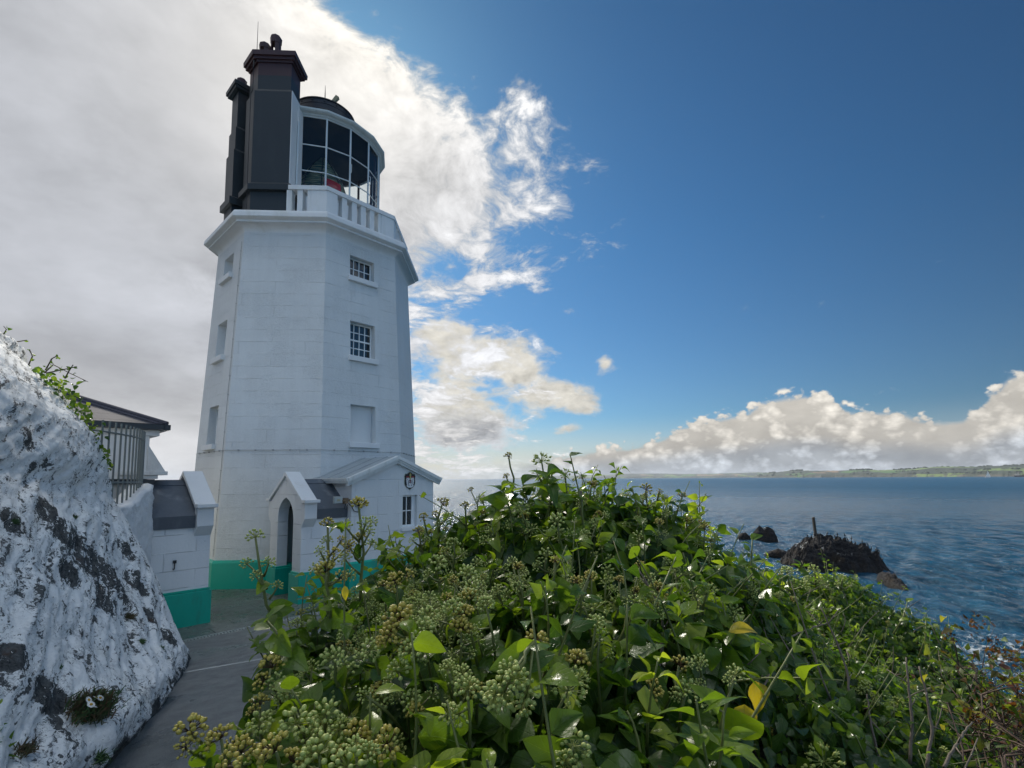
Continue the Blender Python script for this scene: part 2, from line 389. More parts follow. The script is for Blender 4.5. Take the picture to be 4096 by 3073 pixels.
def glass(name, tint, rough=.02, fac=.10, refl=1.):
    m, n, out = material(name)
    fr = n.new('ShaderNodeFresnel'); fr.inputs[0].default_value = 1.5
    wob = n.bump(n.noise(geopos(n), 1.7, 3, .5), .012)
    n.put(fr.inputs[1], wob)
    t = n.new('ShaderNodeBsdfTransparent'); n.put(t.inputs[0], tint)
    g = n.new('ShaderNodeBsdfGlossy'); g.inputs[1].default_value = rough; n.put(g.inputs['Normal'], wob)
    mx = n.new('ShaderNodeMixShader'); n.put(mx.inputs[0], n.m('MINIMUM', n.mul(n.add(fr.outputs[0], fac), refl), 1.))
    n.l.new(t.outputs[0], mx.inputs[1]); n.l.new(g.outputs[0], mx.inputs[2]); n.l.new(mx.outputs[0], out.inputs[0])
    return m
M_PANE = glass('window_glass', (.35, .40, .42), .03, .05)
M_LGLASS = glass('lantern_glass', (.90, .94, .95), .015, .0, .8)

LH = thing('lighthouse', 'white octagonal lighthouse tower with black chimneys and glazed lantern, above the sea', 'lighthouse', (*TC, ZG))
def uvmesh(name, quads, mat, parent, uvf):
    """quads: list of (4 points, 4 uvs)"""
    V = np.array([p for q, _ in quads for p in q], float); F = np.arange(len(V)).reshape(-1, 4)
    uv = np.array([t for _, u_ in quads for t in u_], float)
    o = fast_mesh(name, V, F, mat, parent, smooth=False, uv=uv)
    o.data.uv_layers[0].name = 'wall_uv'; o.data.uv_layers.active_index = 0
    return o
WIN = {2: [(1.14, 2.30, 'blank_back'), (3.82, 4.93, 16), (6.38, 7.07, 8)], 0: [(1.10, 2.27, 16), (3.81, 4.93, 'blank_back'), (6.42, 7.10, 'blank_back')]}
HW = .425
z_lo, z_hi = ZG - .1, 7.47
quads = []
for k in range(8):
    fr = frame(PH[k]); ws = WIN.get(k, [])
    # white paint stops at the plinth; fine rows keep the batter straight
    zs = sorted({z_lo, z_hi, *[w_[0] for w_ in ws], *[w_[1] for w_ in ws]})
    def pt(a, z): return fr(a, RW(z) * C22, z)
    def half(z): return RW(z) * math.sin(math.pi / 8)
    for z0, z1 in zip(zs, zs[1:]):
        hole = any(abs(z0 - w_[0]) < 1e-6 for w_ in ws)
        cols = [(-half(z0), -HW, -half(z1), -HW), (HW, half(z0), HW, half(z1))] if hole else [(-half(z0), half(z0), -half(z1), half(z1))]
        for a0, a1, b0, b1 in cols:
            quads.append(([pt(a0, z0), pt(a1, z0), pt(b1, z1), pt(b0, z1)], [(a0 + 4 * k, z0), (a1 + 4 * k, z0), (b1 + 4 * k, z1), (b0 + 4 * k, z1)]))
        if hole:
            dep = RW(z1) * C22 - .26
            I = lambda a, z: fr(a, dep, z)
            for P4 in ([pt(-HW, z0), I(-HW, z0), I(-HW, z1), pt(-HW, z1)], [pt(HW, z0), pt(HW, z1), I(HW, z1), I(HW, z0)],
                       [pt(-HW, z1), I(-HW, z1), I(HW, z1), pt(HW, z1)], [pt(-HW, z0), pt(HW, z0), I(HW, z0), I(-HW, z0)],
                       [I(-HW, z0), I(HW, z0), I(HW, z1), I(-HW, z1)]):
                quads.append((P4, [(4 * k + .1, z0 + .05), (4 * k + .3, z0 + .05), (4 * k + .3, z0 + .2), (4 * k + .1, z0 + .2)]))
wall = uvmesh('tower_wall', quads, M_WALL, LH, None)
bm = bmesh.new(); bm.from_mesh(wall.data); bmesh.ops.remove_doubles(bm, verts=bm.verts, dist=.0005); bmesh.ops.recalc_face_normals(bm, faces=bm.faces); bm.to_mesh(wall.data); bm.free()

def sash(parent, fr, b, a0, a1, z0, z1, nx, nz, name='window', mat=None, glassmat=None, double=False):
    """a glazed sash lying in the plane b of frame fr; returns the window part with its pane and glazing bars"""
    m = MB(); o = .045; d = .05
    m.box(fr, a0, a0 + o, b, b + d, z0, z1).box(fr, a1 - o, a1, b, b + d, z0, z1)
    m.box(fr, a0 + o, a1 - o, b, b + d, z0, z0 + o * 1.3).box(fr, a0 + o, a1 - o, b, b + d, z1 - o, z1)
    w_ = m.build(name, mat or M_SASH, parent)
    bars = MB(); t = .013
    for i in range(1, nx):
        x = a0 + o + (a1 - a0 - 2 * o) * i / nx; bars.box(fr, x - t, x + t, b + .012, b + .040, z0 + o * 1.3, z1 - o)
    for j in range(1, nz):
        z = z0 + o * 1.3 + (z1 - z0 - 2.3 * o) * j / nz; tt = t * (1.9 if double and j * 2 == nz else 1)
        bars.box(fr, a0 + o, a1 - o, b + .010, b + .038 + (.012 if double and j * 2 == nz else 0), z - tt, z + tt)
    bars.build('glazing_grid', mat or M_SASH, w_)
    g = MB(); g.quad(fr(a0 + o, b + .02, z0 + o), fr(a1 - o, b + .02, z0 + o), fr(a1 - o, b + .02, z1 - o), fr(a0 + o, b + .02, z1 - o))
    g.build('pane', glassmat or M_PANE, w_)
    r = MB(); r.quad(fr(a0 + o, b + .004, z0 + o), fr(a1 - o, b + .004, z0 + o), fr(a1 - o, b + .004, z1 - o), fr(a0 + o, b + .004, z1 - o))
    r.build('blank_back', M_DARK, w_)  # dark sheet standing in for the unlit room behind the glass
    return w_
for k, ws in WIN.items():
    fr = frame(PH[k])
    for z0, z1, kind in ws:
        dep = RW(z1) * C22 - .26
        if kind == 'blank_back':
            wo = MB().box(fr, -HW + .004, HW - .004, dep + .003, dep + .02, z0 + .003, z1 - .003).build('blind_window', M_SILL, LH)
        else:
            wo = sash(LH, fr, dep + .02, -HW + .004, HW - .004, z0 + .003, z1 - .003, 4, kind // 4, double=kind == 16)
        f0 = RW(z0) * C22
        MB().box(fr, -.5, .5, f0 - .03, f0 + .11, z0 - .165, z0 - .004).build('sill', M_SILL, wo, bevel=.012)
# string wire around the tower, with small clips
wm = MB(); Pw = octo(RW(.87) + .022, .87); wm.tube([Pw[i % 8] for i in range(9)], .008, 5)
for k in range(8):
    fr = frame(PH[k])
    for a in (-.95, -.48, 0, .48, .95): wm.box(fr, a - .018, a + .018, RW(.87) * C22 - .01, RW(.87) * C22 + .04, .85, .89)
wm.build('horizontal_cable', M_CABLE, LH)
cm_ = MB()
def arris(z, off=.0, side=-.10): return fLA(RW(z) * math.sin(math.pi / 8) + side, RW(z) * C22 + .018 + off, z)
cm_.tube([arris(z) for z in np.linspace(-2.1, 7.2, 24)], .007, 5)
for z in np.arange(-1.9, 7.2, .55):
    p = np.array(arris(z)); cm_.tube([p + (-.02, 0, 0), p + (.02, 0, 0)], .011, 4)
cm_.build('lightning_conductor', M_CABLE, LH)
# plinth
pl = MB(); rb, rt_ = RW(-2.6) + .075, RW(-2.2) + .075
pl.loft([octo(rb, ZG - .1), octo(rt_, -2.25), octo(rt_ - .03, -2.19), octo(RW(-2.17) - .03, -2.17)], True, False).build('plinth', M_GREEN, LH)
# cornice: cove, fascia, rolled top
prof = [(RW(7.46) - .004, 7.44)]
for i in range(9):
    a = i / 8 * math.pi / 2; prof.append((3.145 + .285 * (1 - math.cos(a)), 7.47 + .205 * math.sin(a)))
prof += [(3.437, 7.678), (3.437, 7.735), (3.462, 7.738), (3.565, 7.782), (3.575, 7.80)]
for i in range(7):
    a = i / 6 * math.pi / 2; prof.append((3.45 + .118 * math.cos(a), 7.865 + .15 * math.sin(a)))
prof += [(3.2, 8.03), (.5, 8.04)]
cn = MB().loft([octo(r, z) for r, z in prof], True, False).build('cornice', M_WHITE, LH)
# balustrade
bal = MB(); RO, RI = 3.10, 2.80
def rail_seg(m, k, a0, a1, ro, ri, z0, z1):
    fr = frame(PH[k]); bo, bi = ro * C22, ri * C22; h = math.tan(math.pi / 8)
    m.hexa([fr(max(a0, -bo * h), bo, z0), fr(min(a1, bo * h), bo, z0), fr(min(a1, bi * h), bi, z0), fr(max(a0, -bi * h), bi, z0)] + [fr(max(a0, -bo * h), bo, z1), fr(min(a1, bo * h), bo, z1), fr(min(a1, bi * h), bi, z1), fr(max(a0, -bi * h), bi, z1)])
faces = [1, 2, 3, 4, 5, 6]
for k in faces:
    a0 = .02 if k == 1 else -9
    rail_seg(bal, k, a0, 9, 3.13, 2.77, 8.88, 9.02)
railo = bal.build('balustrade_rail', M_WHITE, LH, bevel=.01)
for k in faces:
    for a0, a1 in ((-9, -.84), (.70, 9)):
        if k == 1 and a0 < 0: continue
        pm = MB(); rail_seg(pm, k, a0, a1, RO, RI, 8.03, 8.877); pm.build('balustrade_pier', M_WHITE, LH, bevel=.008)
for k in faces:
    fr = frame(PH[k]); bo = RO * C22
    for a in (-.60, -.265, .05, .37, .645):
        if k == 1 and a < .02: continue
        wd = .05 if a > .6 else .08
        MB().box(fr, a - wd, a + wd, bo - .26, bo - .012, 8.032, 8.878).build('baluster', M_WHITE, LH, bevel=.006)
# ------------------------------------------------------------------ chimneys (frame of face AB: a along, b outward)
def chim_plan(a_r, front, cut, back, out=0.):
    """five-sided plan wrapping the octagon corner: front, chamfer, back"""
    return [(a_r + out, back - out), (a_r + out, front + out), (cut[0] - out * .41, front + out), (cut[1] - out * .707 - out * .3, cut[2] + out * .707 - out * .3), (cut[1] + .45, cut[2] - .5)]
def ch_ring(z, out, narrow=0.):
    return [fAB(a, b, z) for a, b in chim_plan(-.02 - narrow * .15, 2.75, (-1.16 + narrow, -1.64 + narrow * .6, 2.27 - narrow * .1), 2.0, out)]
def stack(name, ring, zs, parent, mats, cap_z):
    m = MB().loft([ring(*q) for q in zs], True, True); return m.build(name, mats, parent)
c1 = MB().loft([ch_ring(8.03, 0), ch_ring(8.86, 0), ch_ring(8.88, .11), ch_ring(9.06, .11), ch_ring(9.16, .0), ch_ring(12.17, 0), ch_ring(12.25, -.035, .06), ch_ring(12.72, -.035, .06)], True, True).build('chimney', M_BLACK, LH)
MB().loft([ch_ring(12.721, -.035, .06), ch_ring(13.14, -.035, .06)], True, True).build('painted_top', M_RUST, c1)
MB().loft([ch_ring(13.142, .0, .04), ch_ring(13.20, .01, .04), ch_ring(13.205, .06), ch_ring(13.29, .065), ch_ring(13.295, .115), ch_ring(13.44, .125), ch_ring(13.47, .09)], True, True).build('chimney_cap', M_RUST, c1)
# white painted side of the chimney next to the lantern
MB().hexa([fAB(-.018, 2.0, 9.1), fAB(-.0, 2.0, 9.1), fAB(-.0, 2.752, 9.1), fAB(-.018, 2.752, 9.1), fAB(-.018, 2.0, 12.2), fAB(-.0, 2.0, 12.2), fAB(-.0, 2.752, 12.2), fAB(-.018, 2.752, 12.2)]).build('white_side_wall', M_WHITE, c1)
def pot(a, b, z0, h, r, parent):
    c = fAB(a, b, 0); ring = lambda rr, z: [(c[0] + rr * math.cos(i * OCT + .3), c[1] + rr * math.sin(i * OCT + .3), z) for i in range(8)]
    m = MB(); legs = 8
    m.loft([ring(r * .84, z0), ring(r * .8, z0 + h * .08)], True, True)
    for i in range(8):
        if i in (2, 5): continue
        p0, p1 = ring(r * .86, 0)[i], ring(r * .86, 0)[(i + 1) % 8]; q0, q1 = ring(r * .70, 0)[i], ring(r * .70, 0)[(i + 1) % 8]
        m.hexa([(*p[:2], z0 + .02) for p in (p0, p1, q1, q0)] + [(*p[:2], z0 + h * .7) for p in (p0, p1, q1, q0)])
    m.loft([ring(r * .9, z0 + h * .70), ring(r * .93, z0 + h * .72), ring(r, z0 + h * .93), ring(r * .8, z0 + h)], True, True)
    m.build('chimney_pot', M_RUST, parent)
pot(-1.08, 2.36, 13.45, .62, .18, c1); pot(-.72, 2.40, 13.45, .86, .18, c1)
rod = MB().tube([fAB(-1.20, 2.62, 13.4), fAB(-1.20, 2.62, 14.62)], [.012, .006], 5)
rod.tube([fAB(-1.2, 2.77, 13.2 - .05), fAB(-1.2, 2.80, 12.9)], .02, 5)
rod.tube([fAB(-1.215, 2.745, z) for z in (12.95, 12.2)] + [fAB(-1.29, 2.71, z) for z in (12.1, 9.2)] + [fAB(-1.27, 2.74, 8.2)], .010, 5)
rod.build('lightning_rod', M_IRON, c1)
def ch2_ring(z, h0, h1, dep):
    # near corner at (-2.03,2.1) in the AB frame; edges along the LA face and inward
    c = np.array([-2.03, 2.16]); l = np.array([-.707, -.707]); r = np.array([.707, -.707])
    q = [c + l * -h0 + r * -h0, c + l * (h1) + r * -h0, c + l * h1 + r * dep, c + l * -h0 + r * dep]
    return [fAB(p[0], p[1], z) for p in q]
def c2r(z, out, nar=0.): return ch2_ring(z, out - nar, .72 + out - nar, .85 + out)
c2 = MB().loft([c2r(8.03, 0), c2r(8.74, 0), c2r(8.76, .10), c2r(8.98, .10), c2r(9.06, 0), c2r(10.62, 0), c2r(10.70, 0, .04), c2r(11.42, 0, .04), c2r(11.5, -.02, .06), c2r(12.70, -.02, .06)], True, True).build('chimney', M_BLACK, LH)
MB().loft([c2r(12.702, -.01, .04), c2r(12.74, .03), c2r(12.82, .04), c2r(12.825, .075), c2r(12.95, .08), c2r(12.98, .05)], True, True).build('chimney_cap', M_BLACK, c2)
pot(-2.2, 1.55, 12.96, .55, .16, c2)
# ------------------------------------------------------------------ lantern: sixteen-sided glazing
LR = 2.0; NL = 16
def lang(i): return R_(273.03 + 22.5 * i)
def lp(i, r, z): return (TC[0] + r * math.cos(lang(i)), TC[1] + r * math.sin(lang(i)), z)
def lring(r, z): return [lp(i, r, z) for i in range(NL)]
lan = MB().loft([lring(LR - .02, 8.03), lring(LR - .02, 9.22), lring(LR + .03, 9.24), lring(LR + .03, 9.30), lring(LR - .06, 9.31)], True, False).build('lantern', M_WHITE, LH)
ZL0, ZL1 = 9.30, 12.0; HB = (10.08, 10.98)
M_MULL = plain('lantern_frame_paint', (.62, .68, .70), .4, .06, 8., .0005)
for i in range(NL):
    m = MB(); c0, c1_ = lp(i, LR, ZL0), lp(i, LR, ZL1); m.tube([c0, c1_], .030, 6)
    m.build('mullion', M_MULL, lan)
    j = i + 1; m = MB()
    for z, r in ((HB[0], .020), (HB[1], .020), (ZL0 + .03, .025), (ZL1 - .03, .03)): MB().tube([lp(i, LR, z), lp(j, LR, z)], r, 6).build('glazing_bar', M_MULL, lan)
    if i in (2, 3, 4, 5):
        hm = MB(); a0 = lp(i, LR + .035, 0); a1 = lp(i, LR + .10, 0); zz = 9.55 if i > 3 else 10.35
        if i >= 4: zz = 9.45
        hm.tube([(*a0[:2], zz), (*a1[:2], zz + .03), (*a1[:2], zz + .30), (*a0[:2], zz + .33)], .011, 5); hm.build('grab_handle', M_MULL, lan)
    g = MB().quad(lp(i, LR - .006, ZL0), lp(j, LR - .006, ZL0), lp(j, LR - .006, ZL1), lp(i, LR - .006, ZL1))
    if not 12 <= i <= 15: g.build('pane', M_LGLASS, lan)
    else: g.build('blank_panel', M_DARK, lan)
# inner posts and braces, dark floor and ceiling
M_POST = plain('dark_red_iron', (.05, .018, .014), .5, .2, 8., .001)
ip = MB()
for i in (4.4, 5.6, 6.8, 8.2): ip.tube([lp(i, LR - .18, 9.0), lp(i, LR - .18, ZL1)], .045, 6)
ip.tube([lp(4.4, LR - .18, 9.35), lp(5.6, LR - .18, 10.15)], .03, 6); ip.build('inner_post', M_POST, lan)
cl = MB().loft([lring(1.97, 9.05), lring(.05, 9.05)], True, False).loft([lring(1.985, 11.95), lring(1.9, 12.08), lring(1.0, 12.3), lring(.02, 12.5)], True, False)
cl.build('ceiling', M_DARK, lan)
M_GUT = plain('pale_gutter_paint', (.50, .55, .55), .45, .12, 6., .001, dirt=((.30, .33, .28), .5, 3.))
gt = MB().loft([lring(2.02, 11.97), lring(2.06, 11.98), lring(2.09, 12.03), lring(2.17, 12.05), lring(2.215, 12.09), lring(2.215, 12.145), lring(2.18, 12.15), lring(2.15, 12.11), lring(2.04, 12.12)], True, False)
gt.build('gutter', M_GUT, lan)
dp = MB().tube([lp(-.06, 2.17, 12.07), lp(-.10, 2.13, 11.93), lp(-.34, 2.06, 11.74), fAB(.035, 2.30, 11.5), fAB(.035, 2.34, 9.05)], .028, 6); dp.build('downpipe', M_MULL, lan)
MB().hexa([fAB(.002, 2.0, 9.1), fAB(.05, 2.0, 9.1), fAB(.03, 2.30, 9.1), fAB(.002, 2.30, 9.1), fAB(.002, 2.0, 12.0), fAB(.05, 2.0, 12.0), fAB(.03, 2.30, 12.0), fAB(.002, 2.30, 12.0)]).build('side_panel', M_WHITE, lan)
M_ROOF = plain('dark_lantern_roof', (.026, .028, .034), .35, .25, 3., .002, dirt=((.08, .055, .05), .5, 2.))
rf = MB().loft([lring(2.16, 12.12), lring(2.17, 12.15), lring(1.62, 12.42), lring(1.06, 12.66)], True, False).build('roof', M_ROOF, lan, smooth=False)
drum = MB().lathe((*TC, 0), [(1.05, 12.6), (1.05, 13.20), (1.062, 13.21), (1.062, 13.235), (1.05, 13.245), (1.05, 13.36), (1.085, 13.37), (1.085, 13.40), (.98, 13.44), (.5, 13.56), (.16, 13.62), (.13, 13.72), (.02, 13.74)], 48)
for i in range(16):
    a = i * 2 * math.pi / 16; c = np.array([TC[0] + 1.06 * math.cos(a), TC[1] + 1.06 * math.sin(a), 13.305]); drum.tube([c, c + (.02 * math.cos(a), .02 * math.sin(a), 0)], .028, 6)
do = drum.build('ventilator_drum', M_ROOF, lan, auto=.5)
hb = MB(); fa = R_(291)
def dpnt(a, r, z): return (TC[0] + r * math.cos(a), TC[1] + r * math.sin(a), z)
for da in (0., 1.95):
    hb.tube([dpnt(fa - .13 + da, 1.04, 12.93), dpnt(fa - .13 + da, 1.13, 12.96), dpnt(fa + .17 + da, 1.13, 12.96), dpnt(fa + .17 + da, 1.04, 12.93)], .018, 6)
hb.tube([dpnt(fa + 1.25, 1.06, 13.2), dpnt(fa + 1.25, 1.2, 12.95), dpnt(fa + 1.25, 1.24, 12.6)], .018, 6)
hb.build('grab_handle', M_IRON, lan)
M_VANE = plain('weathered_brass', (.30, .27, .16), .5, .2, 10., .001)
fn = MB().tube([(*TC, 13.7), (*TC, 14.28)], .016, 6).tube([(*TC, 14.28), (*TC, 14.72)], [.018, .004], 6); fn.build('finial_spike', M_IRON, lan)
vt = np.array([.9986, .053]); q0 = np.array([*TC, 13.76]); q1 = q0 + np.array([vt[0] * .27, vt[1] * .27, .27]); q2 = q1 + np.array([vt[0] * .17, vt[1] * .17, .24])
vn = MB().tube([q0, q1], .022, 6); wv = np.array([-.15, 1, 0]) * .045
vn.hexa([q1 - wv + (.05, 0, -.05), q1 + wv + (.05, 0, -.05), q1 + wv + (-.03, 0, .05), q1 - wv + (-.03, 0, .05), q2 - wv * 1.6 + (.08, 0, -.05), q2 + wv * 1.6 + (.08, 0, -.05), q2 + wv * 1.6 + (-.03, 0, .03), q2 - wv * 1.6 + (-.03, 0, .03)])
vn.build('weather_sensor', M_VANE, lan)
# Fresnel lens: bronze frame with stacked prism rings and one red sector
m, n, out = material('lens_prism')
P = geopos(n); sxyz = n.xyz(P); bandv = n.noise(n.vec(n.mul(sxyz[0], 1.3), n.mul(sxyz[1], 1.3), n.mul(sxyz[2], 16.)), 1., 2, .5)
cc = n.mix(n.ss(bandv, .35, .6), (.16, .34, .34), (1., 1., .80))  # pale bands painted in for light caught by the prisms
g0 = principled(n, None, cc, .2); gt_ = n.new('ShaderNodeBsdfTranslucent'); n.put(gt_.inputs[0], cc); g1 = n.new('ShaderNodeMixShader'); g1.inputs[0].default_value = .6; n.l.new(g0.outputs[0], g1.inputs[1]); n.l.new(gt_.outputs[0], g1.inputs[2])
g2 = n.new('ShaderNodeBsdfGlass'); g2.inputs[1].default_value = .02; n.put(g2.inputs[0], (.93, .98, .92)); g2.inputs[2].default_value = 1.5
mm = n.new('ShaderNodeMixShader'); mm.inputs[0].default_value = .30; n.l.new(g1.outputs[0], mm.inputs[1]); n.l.new(g2.outputs[0], mm.inputs[2]); n.l.new(mm.outputs[0], out.inputs[0])
M_LENS = m
M_RED = plain('red_glass_screen', (.55, .012, .03), .15, .1, 6., 0)
lens = MB(); zc = 10.42
prof_r = lambda z: .80 * max(0, 1 - ((z - zc) / 1.50) ** 1.6) if z > zc else .80 - .12 * ((zc - z) / .9) ** 2
for z in np.arange(9.45, 11.78, .075):
    r0, r1 = prof_r(z), prof_r(z + .05)
    lens.lathe((*TC, 0), [(r0 - .06, z), (r0 + .012, z + .012), (r1 - .012, z + .05), (r1 - .06, z + .055), (r0 - .06, z)], 28)
lo = lens.build('lens', M_LENS, lan)
lf = MB()
for i in range(8):
    a = i * OCT + .35; lf.tube([(TC[0] + (prof_r(z) + .02) * math.cos(a), TC[1] + (prof_r(z) + .02) * math.sin(a), z) for z in np.linspace(9.3, 11.75, 18)], .020, 4)
for z in (9.35, 10.05, 10.85): lf.lathe((*TC, 0), [(prof_r(z) + .03, z - .02), (prof_r(z) + .035, z + .02)], 28)
lf.lathe((*TC, 0), [(.3, 9.0), (.3, 9.4), (.72, 9.42)], 20)
lf.build('frame', M_IRON, lo)
rd = MB().lathe((*TC, 0), [(prof_r(z) + .05, z) for z in np.linspace(9.7, 10.62, 12)], 10, R_(296), R_(340)); rd.build('red_screen', M_RED, lo)
# ------------------------------------------------------------------ annex, porches
def wall_quads(fr, plane, pts_uv):  # helper kept small
    return None
def uvwall(name, polys, mat, parent):
    """polys: list of (points, axis function giving (s, z)); n-gons allowed"""
    V = []; F = []; T = []
    for pts, uvs in polys:
        o = len(V); V += [tuple(p) for p in pts]; F.append(tuple(range(o, o + len(pts)))); T += uvs
    me = bpy.data.meshes.new(name); me.from_pydata(V, [], F); me.update()
    l = me.uv_layers.new(name='wall_uv')
    for lp_ in me.loops: l.data[lp_.index].uv = T[lp_.vertex_index]
    me.materials.append(mat); o = bpy.data.objects.new(name, me); COL.objects.link(o)
    o.parent = parent; o.matrix_parent_inverse = parent.matrix_world.inverted()
    return o
A0, A1, AV, AZ, ARZ = -1.40, 1.20, 5.13, .02, .56          # annex u range, front plane, eaves, apex of the wall
ANX = thing('annex_building', 'small white gabled annex with green base, built against the lighthouse tower', 'annex', UV(-.1, 4.2, ZG))
am = (A0 + A1) / 2
wz0, wz1, wa0, wa1 = -1.34, -.44, .145, .625               # small front window
fv = lambda a, z: (UV(a, AV, z), (a, z))
def P_(lst): return ([p for p, _ in lst], [t for _, t in lst])
polys = [P_([fv(A0, -2.1), fv(wa0, -2.1), fv(wa0, AZ), fv(am, AZ), fv(A0, AZ)][:3] + [fv(A0, AZ)]),
         P_([fv(wa1, -2.1), fv(A1, -2.1), fv(A1, AZ), fv(wa1, AZ)]),
         P_([fv(wa0, -2.1), fv(wa1, -2.1), fv(wa1, wz0), fv(wa0, wz0)]), P_([fv(wa0, wz1), fv(wa1, wz1), fv(wa1, AZ), fv(wa0, AZ)]),
         P_([fv(A0, AZ), fv(A1, AZ), fv(am, ARZ)])]
I = lambda a, z: (UV(a, AV - .17, z), (a, z))
polys += [P_([fv(wa0, wz0), I(wa0, wz0), I(wa0, wz1), fv(wa0, wz1)]), P_([fv(wa1, wz0), fv(wa1, wz1), I(wa1, wz1), I(wa1, wz0)]),
          P_([fv(wa0, wz1), I(wa0, wz1), I(wa1, wz1), fv(wa1, wz1)]), P_([fv(wa0, wz0), fv(wa1, wz0), I(wa1, wz0), I(wa0, wz0)])]
for a in (A0, A1):
    g = lambda v, z: (UV(a, v, z), (v + 7, z))
    polys.append(P_([g(2.6, -2.1), g(AV, -2.1), g(AV, AZ), g(2.6, AZ)]))
uvwall('wall', polys, M_SMOOTH, ANX)
wn = sash(ANX, UV, AV - .165, wa0 + .003, wa1 - .06, wz0 + .003, wz1 - .003, 2, 2)
MB().box(UV, wa1 - .06, wa1 - .003, AV - .165, AV - .10, wz0, wz1).build('frame', M_SASH, wn)
MB().box(UV, wa0 - .06, wa1 + .06, AV - .02, AV + .07, wz0 - .10, wz0 - .003).build('sill', M_SILL, wn, bevel=.01)
pb = MB(); e = .05
pb.loft([[UV(A0 - e, 2.6, z), UV(A0 - e, AV + e, z), UV(A1 + e, AV + e, z), UV(A1 + e, 2.6, z)] for z in (-6.5, -2.13)] + [[UV(A0 - .002, 2.6, -2.09), UV(A0 - .002, AV + .002, -2.09), UV(A1 + .002, AV + .002, -2.09), UV(A1 + .002, 2.6, -2.09)]], True, False)
pb.build('plinth', M_GREEN, ANX)
# roof sheets with overhang, standing seams, moulded bargeboards and gutter
ov, rise = .17, (ARZ - AZ) / (am - A0)
rfm = MB()
def rp(a, v, dz=0.): return UV(a, v, AZ + .055 + (ARZ - AZ) - abs(a - am) * rise + dz)
for s_ in (-1, 1):
    e_ = am + s_ * (A1 - am + ov)
    rfm.hexa([rp(am, 2.8), rp(e_, 2.8), rp(e_, AV + .15), rp(am, AV + .15), rp(am, 2.8, .035), rp(e_, 2.8, .035), rp(e_, AV + .15, .035), rp(am, AV + .15, .035)])
    for v in (3.5, 4.1, 4.7): rfm.tube([rp(am, v, .04), rp(e_, v, .04)], .014, 5)
rfm.build('roof', M_ZINC, ANX)
bb = MB(); M_BARGE = plain('weathered_white_trim', (.66, .69, .68), .5, .12, 4., .002, dirt=((.34, .36, .32), .55, 3.5))
for s_ in (-1, 1):
    e_ = am + s_ * (A1 - am + ov)
    for b0, b1, d0, d1 in ((.002, .10, -.16, -.10), (.002, .13, -.10, -.045), (.002, .165, -.045, .045)):
        bb.hexa([rp(am, AV + b0, d0), rp(e_, AV + b0, d0), rp(e_, AV + b1, d0), rp(am, AV + b1, d0), rp(am, AV + b0, d1), rp(e_, AV + b0, d1), rp(e_, AV + b1, d1), rp(am, AV + b1, d1)])
bb.build('bargeboard', M_BARGE, ANX)
for s_ in (-1, 1):
    e_ = am + s_ * (A1 - am + ov - .03); gm = MB()
    for dx, zz, hh in ((.0, -.10, .05), (.03, -.05, .05), (.05, .0, .035)):
        gm.box(UV, min(e_, e_ + s_ * (dx + .05)), max(e_, e_ + s_ * (dx + .05)), 2.9, AV + .14, rp(e_, 3)[2] + zz, rp(e_, 3)[2] + zz + hh)
    gm.box(UV, min(e_, am + s_ * (A1 - am)), max(e_, am + s_ * (A1 - am)), 2.9, AV - .01, rp(e_, 3)[2] - .085, rp(e_, 3)[2] - .06)
    gm.build('gutter', M_BARGE, ANX)
M_LJ = masonry('white_porch_paint', .36, 1.1, (.74, .75, .75), .22, joint=1.6)
M_DOORIN = plain('grey_door_paint', (.30, .34, .35), .5, .08, 3., .001)
M_SHADOW = plain('porch_ceiling', (.40, .42, .42), .8, .05, 3., .001)
